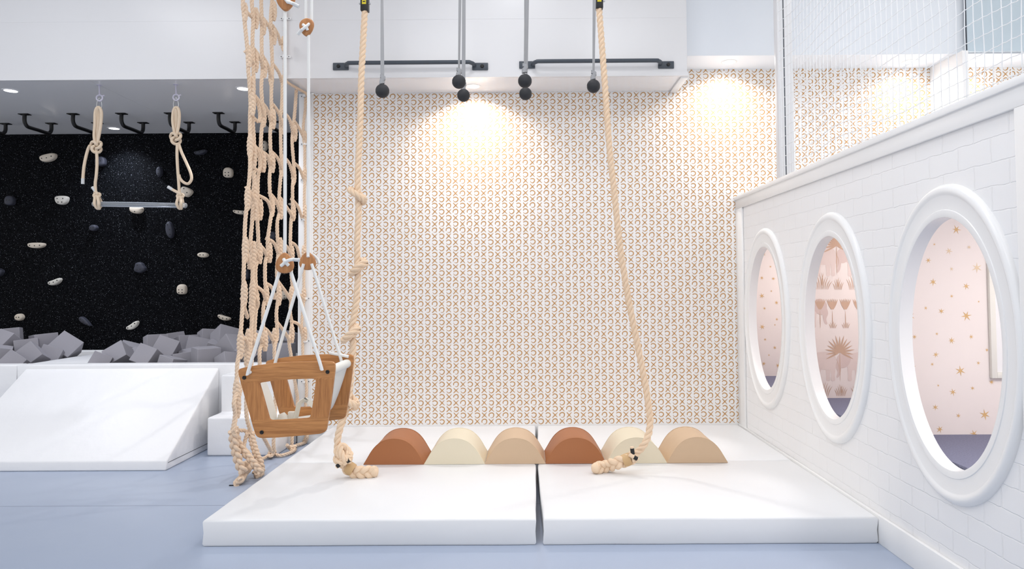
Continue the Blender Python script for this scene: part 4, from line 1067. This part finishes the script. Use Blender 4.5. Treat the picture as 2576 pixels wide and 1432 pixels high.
for k,L in enumerate((A,B,Cc,Dd,Ee,Ff,Gg)):
    pts=[jit(p,k) for p in L]
    if k in (0,1,2,3): pts=[Vector((pts[0].x,pts[0].y,ZC-.003))]+[Vector((pts[0].x,pts[0].y,3.95))]+pts[1:] 
    if k==4: pts[0].z=ZB-.002
    mb=MB(); rope(mb,pts,RN if k<6 else .0135,PN,3,6,9); mb.build('vertical_rope',M['rope'],cn,smooth=True)
# rope saddled to the bridge face and under it
zc=ZB-.02
pf=Vector((-2.035,YB-.024,ZC-.003))
mb=MB(); rope(mb,[pf,Vector((-2.035,YB-.026,3.7)),Vector((-2.035,YB-.028,3.3)),Vector((-2.035,YB-.028,ZB+.02)),Vector((-2.03,YB+.03,zc)),Vector((-2.0,YB+.25,zc)),Vector((-1.985,D-.06,zc)),Vector((-1.985,D-.055,zc-.06))],.0125,.07,3,6,9); mb.build('edge_rope',M['rope'],cn,smooth=True)
# cross ropes
CR=[[(616,22),(626,36),(640,44)],[(640,22),(650,44),(660,66)],[(661,44),(672,68),(684,92)],[(687,62),(696,86),(708,112)],
[(619,128),(630,152),(643,164)],[(639,122),(650,148),(661,174)],[(661,138),(672,166),(685,198)],[(687,160),(698,184),(711,210)],
[(631,236),(644,254),(650,290),(646,306),(638,296)],[(638,238),(648,262),(662,298)],[(659,252),(672,276),(686,310)],[(685,262),(697,288),(711,322)],[(710,280),(724,300),(741,343)],[(742,306),(752,330),(766,352)],
[(630,360),(645,382),(651,420),(645,430),(638,418)],[(641,366),(651,386),(660,416)],[(657,378),(672,392),(684,420)],[(683,380),(694,398),(710,428)],[(708,390),(723,410),(739,448)],[(738,408),(749,424),(765,450)],
[(622,470),(634,500),(643,532),(640,540)],[(637,496),(646,518),(653,540)],[(651,492),(668,506),(684,534)],[(680,484),(692,506),(706,536)],[(704,498),(722,534),(735,549)],[(735,500),(747,520),(761,548)],
[(617,620),(620,648),(629,676)],[(635,620),(642,640),(651,656)],[(649,610),(660,626),(674,646)],[(674,600),(688,612),(702,640)],[(701,600),(718,622),(734,648)],[(732,608),(744,620),(757,648)],
[(612,750),(615,778),(627,800)],[(634,740),(641,760),(646,776)],[(644,722),(654,736),(667,757)],[(668,712),(679,724),(692,752)],[(696,704),(712,730),(731,752)],[(733,724),(746,740),(760,752)],
[(604,846),(612,856),(622,880)],[(628,846),(634,858),(640,872)],[(640,838),(650,850),(661,864)],[(660,822),(672,834),(690,858)],[(694,808),(710,834),(729,856)],[(734,808),(750,818),(764,846)]]
for j,L in enumerate(CR):
    pts=[jit(p,j*.37+10)+Vector((.012 if 0<i_<len(L)-1 else -.004,0,0)) for i_,p in enumerate(L)]
    mb=MB(); rope(mb,pts,RN*.95,PN,3,6,9); mb.build('cross_rope',M['rope'],cn,smooth=True)
KN=[(616,30,1),(640,46,1.2),(661,66,1),(684,92,1),(687,28,1.2),(622,142,1.2),(642,156,1.2),(661,174,1),(685,196,1),(709,110,.9),
(630,222,1.3),(631,262,1.3),(661,294,1.2),(685,300,1.2),(710,318,1),(740,335,1.1),(765,346,.9),
(630,368,1.4),(636,395,1.4),(659,408,1.2),(683,410,1.2),(709,420,1.2),(738,444,1.1),(765,440,1),
(622,500,1.3),(637,490,1.4),(639,525,1.3),(652,528,1.2),(683,520,1.2),(706,528,1.2),(735,535,1.1),(764,535,1),
(617,628,1.4),(636,640,1.5),(650,638,1.2),(675,636,1.2),(703,622,1.2),(733,640,1.1),(764,636,1),
(613,740,1.4),(634,738,1.5),(634,770,1.3),(646,756,1.1),(669,744,1.2),(697,744,1.2),(733,744,1.2),(763,742,1),
(604,868,1.5),(626,862,1.5),(621,895,1.4),(638,866,1.1),(661,858,1.2),(693,850,1.2),(734,840,1.2),(762,842,1),(593,990,1.5),(597,1020,1.4)]
for (x,y,s) in KN:
    c=jit((x,y),x*.1)+Vector((.006,0,0)); L=.062*s
    mb=MB(); braid(mb,[c+Vector((0,0,L)),c,c-Vector((0,0,L))],.0115*s**.5,.010,.0112*s**.3,.085,taper=True); mb.build('knot',M['rope'],cn,smooth=True)
# heap on the floor
Zg=lambda x,y,h=.02:atZ(x,y,h)
yq=lambda x,y,Y:atY(x,y,Y)
heap=[([(586,1085),(588,1110),(594,1140),(602,1168),(612,1188)],4.88,.019,.0145,.15),
([(590,1075),(598,1110),(612,1135),(632,1158),(648,1178),(656,1190)],4.93,.015,.0125,.13),
([(632,1096),(638,1120),(646,1145),(655,1165),(658,1185)],5.0,.014,.0125,.09)]
for L,Y,a,sr,pt in heap:
    mb=MB(); P=[]
    for (x,y) in L:
        v=yq(x,y,Y)
        if v.z<sr+a*.6: v=Zg(x,y,sr+a*.6)
        P.append(v)
    braid(mb,P,a,a*.7,sr,pt); mb.tube(spline(P,.01),sr*.9,8); mb.build('bunched_rope',M['rope'],cn,smooth=True)
mb=MB(); braid(mb,[yq(612,1180,4.92),Zg(624,1172,.075),Zg(618,1186,.05),Zg(608,1202,.035),Zg(598,1215,.024)],.028,.012,.0150,.11); mb.build('bunched_rope',M['rope'],cn,smooth=True)
mb=MB(); braid(mb,[Zg(638,1170,.07),Zg(652,1178,.04),Zg(656,1188,.03),Zg(642,1195,.026)],.02,.014,.014,.09); mb.build('bunched_rope',M['rope'],cn,smooth=True)
loops=[[yq(592,1080,4.95),yq(603,1083,4.97),yq(616,1084,5.0),yq(628,1090,5.0),yq(638,1092,5.0)],
[yq(622,1090,4.98),yq(617,1108,4.98),yq(614,1126,4.96),yq(622,1136,4.95),yq(634,1152,4.95)],
[Zg(656,1158),Zg(670,1150),Zg(684,1143),Zg(706,1146),Zg(726,1141),Zg(741,1133),Zg(744,1122),Zg(756,1118),Zg(768,1113),yq(773,1099,6.05),yq(772,1080,6.08)],
[Zg(690,1140,.03),Zg(682,1148,.03),Zg(676,1146,.02)],[yq(722,1120,5.7),Zg(728,1128,.03),Zg(736,1134,.03)],[yq(636,1092,5),yq(645,1086,5.1),yq(660,1090,5.2)]]
for L in loops:
    mb=MB(); rope(mb,L,.0145,PN,3,6,9); mb.build('loose_rope',M['rope'],cn,smooth=True)
for (x,y,h) in ((684,1138,.04),(736,1126,.04)):
    c=Zg(x,y,h); mb=MB(); mb.tube(torus_knot(c,.010,(1,0,0),(0,1,0),(0,0,1),2,3,60,1.6,.9),.0125,7,closed=True); mb.build('knot',M['rope'],cn,smooth=True)
c=Zg(584,1221,.004); MB().box((c.x-.02,c.y-.006,0.0),(c.x+.02,c.y+.004,.006)).build('floor_anchor',M['blackplastic'],cn)
# saddle clips
def clip(p,n,name='saddle_clip'):
    mb=MB(); w_=.045
    x,y,z=p
    mb.box((x-w_,y-.003,z-.010),(x-.016,y,z+.010)).box((x+.016,y-.003,z-.010),(x+w_,y,z+.010))
    for s in range(8):
        a0=PI*s/8; a1=PI*(s+1)/8
        for (r0,r1) in ((.016,.019),):
            vs=[]
            for a in (a0,a1):
                for r in (r0,r1):
                    for dz in (-.010,.010): vs.append((x-r*math.cos(a),y-.002-r*1.7*math.sin(a),z+dz))
            mb.add(vs,[(0,1,3,2),(4,6,7,5),(0,4,5,1),(2,3,7,6),(0,2,6,4),(1,5,7,3)])
    o=mb.build(name,M['trim'],cn)
    for sx in (-1,1): MB().lathe([(.0045,0),(.0045,-.003),(.002,-.0035)],(x+sx*.032,y-.003,z),'Y',10).build('screw',M['charcoal'],o,smooth=True)
for (x,y) in ((715,47),(716,143)):
    p=atY(x,y,YB-.013); clip((-2.035,YB-.013,p.z),0)
for y in (243,363,453,553,751,858,960):
    p=atY(768,y,D-.031); clip((p.x,D-.031,p.z),0)

# ------------------------------------------------------------------ loft netting and post
XG=1.885
gp=empty('netting_post',(XG+.05,5.12,HT),'white upright post with a dark edge line at the far end of the netting','post')
xa=atY(1959,300,5.1).x; xb=atY(1997,300,5.1).x
MB().box((xa,5.10,HT+.001),(xb,5.17,ZC-.002)).build('post',M['gloss'] if 0 else M['beam'],gp,bevel=.004)
xm=atY(1975,300,5.1).x; MB().box((xm-.003,5.097,HT+.001),(xm+.003,5.1005,ZC-.002)).build('edge_line',M['charcoal'],gp)
mesh_s=.055; mz=.073; mb=MB(); X_=XG+.01
ys=[1.6+mesh_s*i for i in range(int((5.09-1.6)/mesh_s)+1)]
def sag(y,z): return Vector((X_+.012*math.sin(y*2.3+z)+.008*noise.noise(Vector((y*3,z*3,1))),y+.008*noise.noise(Vector((y*4,z*4,5)))+.004*math.sin(z*9),z+.010*noise.noise(Vector((y*4,z*4,8)))+.012*math.sin(y*5)))
nz=int((ZC-HT)/mz)
tw=.0021
for y in ys:
    pts=[sag(y,HT+.002+k*mz*.5) for k in range(2*nz+1)]; mb.tube(pts,tw,5)
for k in range(nz+1):
    z=HT+.01+k*mz
    pts=[]
    for i,y in enumerate(ys[:-1]):
        pts+=[sag(y,z),sag(y+mesh_s*.5,z)+Vector((0,0,-.003))]
    pts.append(sag(ys[-1],z)); mb.tube(pts,tw*.95,5)
o=mb.build('safety_net',M['net'],smooth=True); tag(o,'white square-mesh safety net above the playhouse wall','net')
# glass panel of the loft
xg=atY(2432,80,YS-.05).x
gl_=empty('glass_panel',(xg+.8,YS-.045,ZS+.003),'pale blue glass panel high at the right behind the netting','glass panel')
MB().box((xg,YS-.05,ZS+.002),(xg+1.6,YS-.04,ZC-.002)).build('pane',M['glass'],gl_)
MB().box((xg-.004,YS-.052,ZS+.002),(xg,YS-.038,ZC-.002)).build('edge_strip',M['charcoal'],gl_)
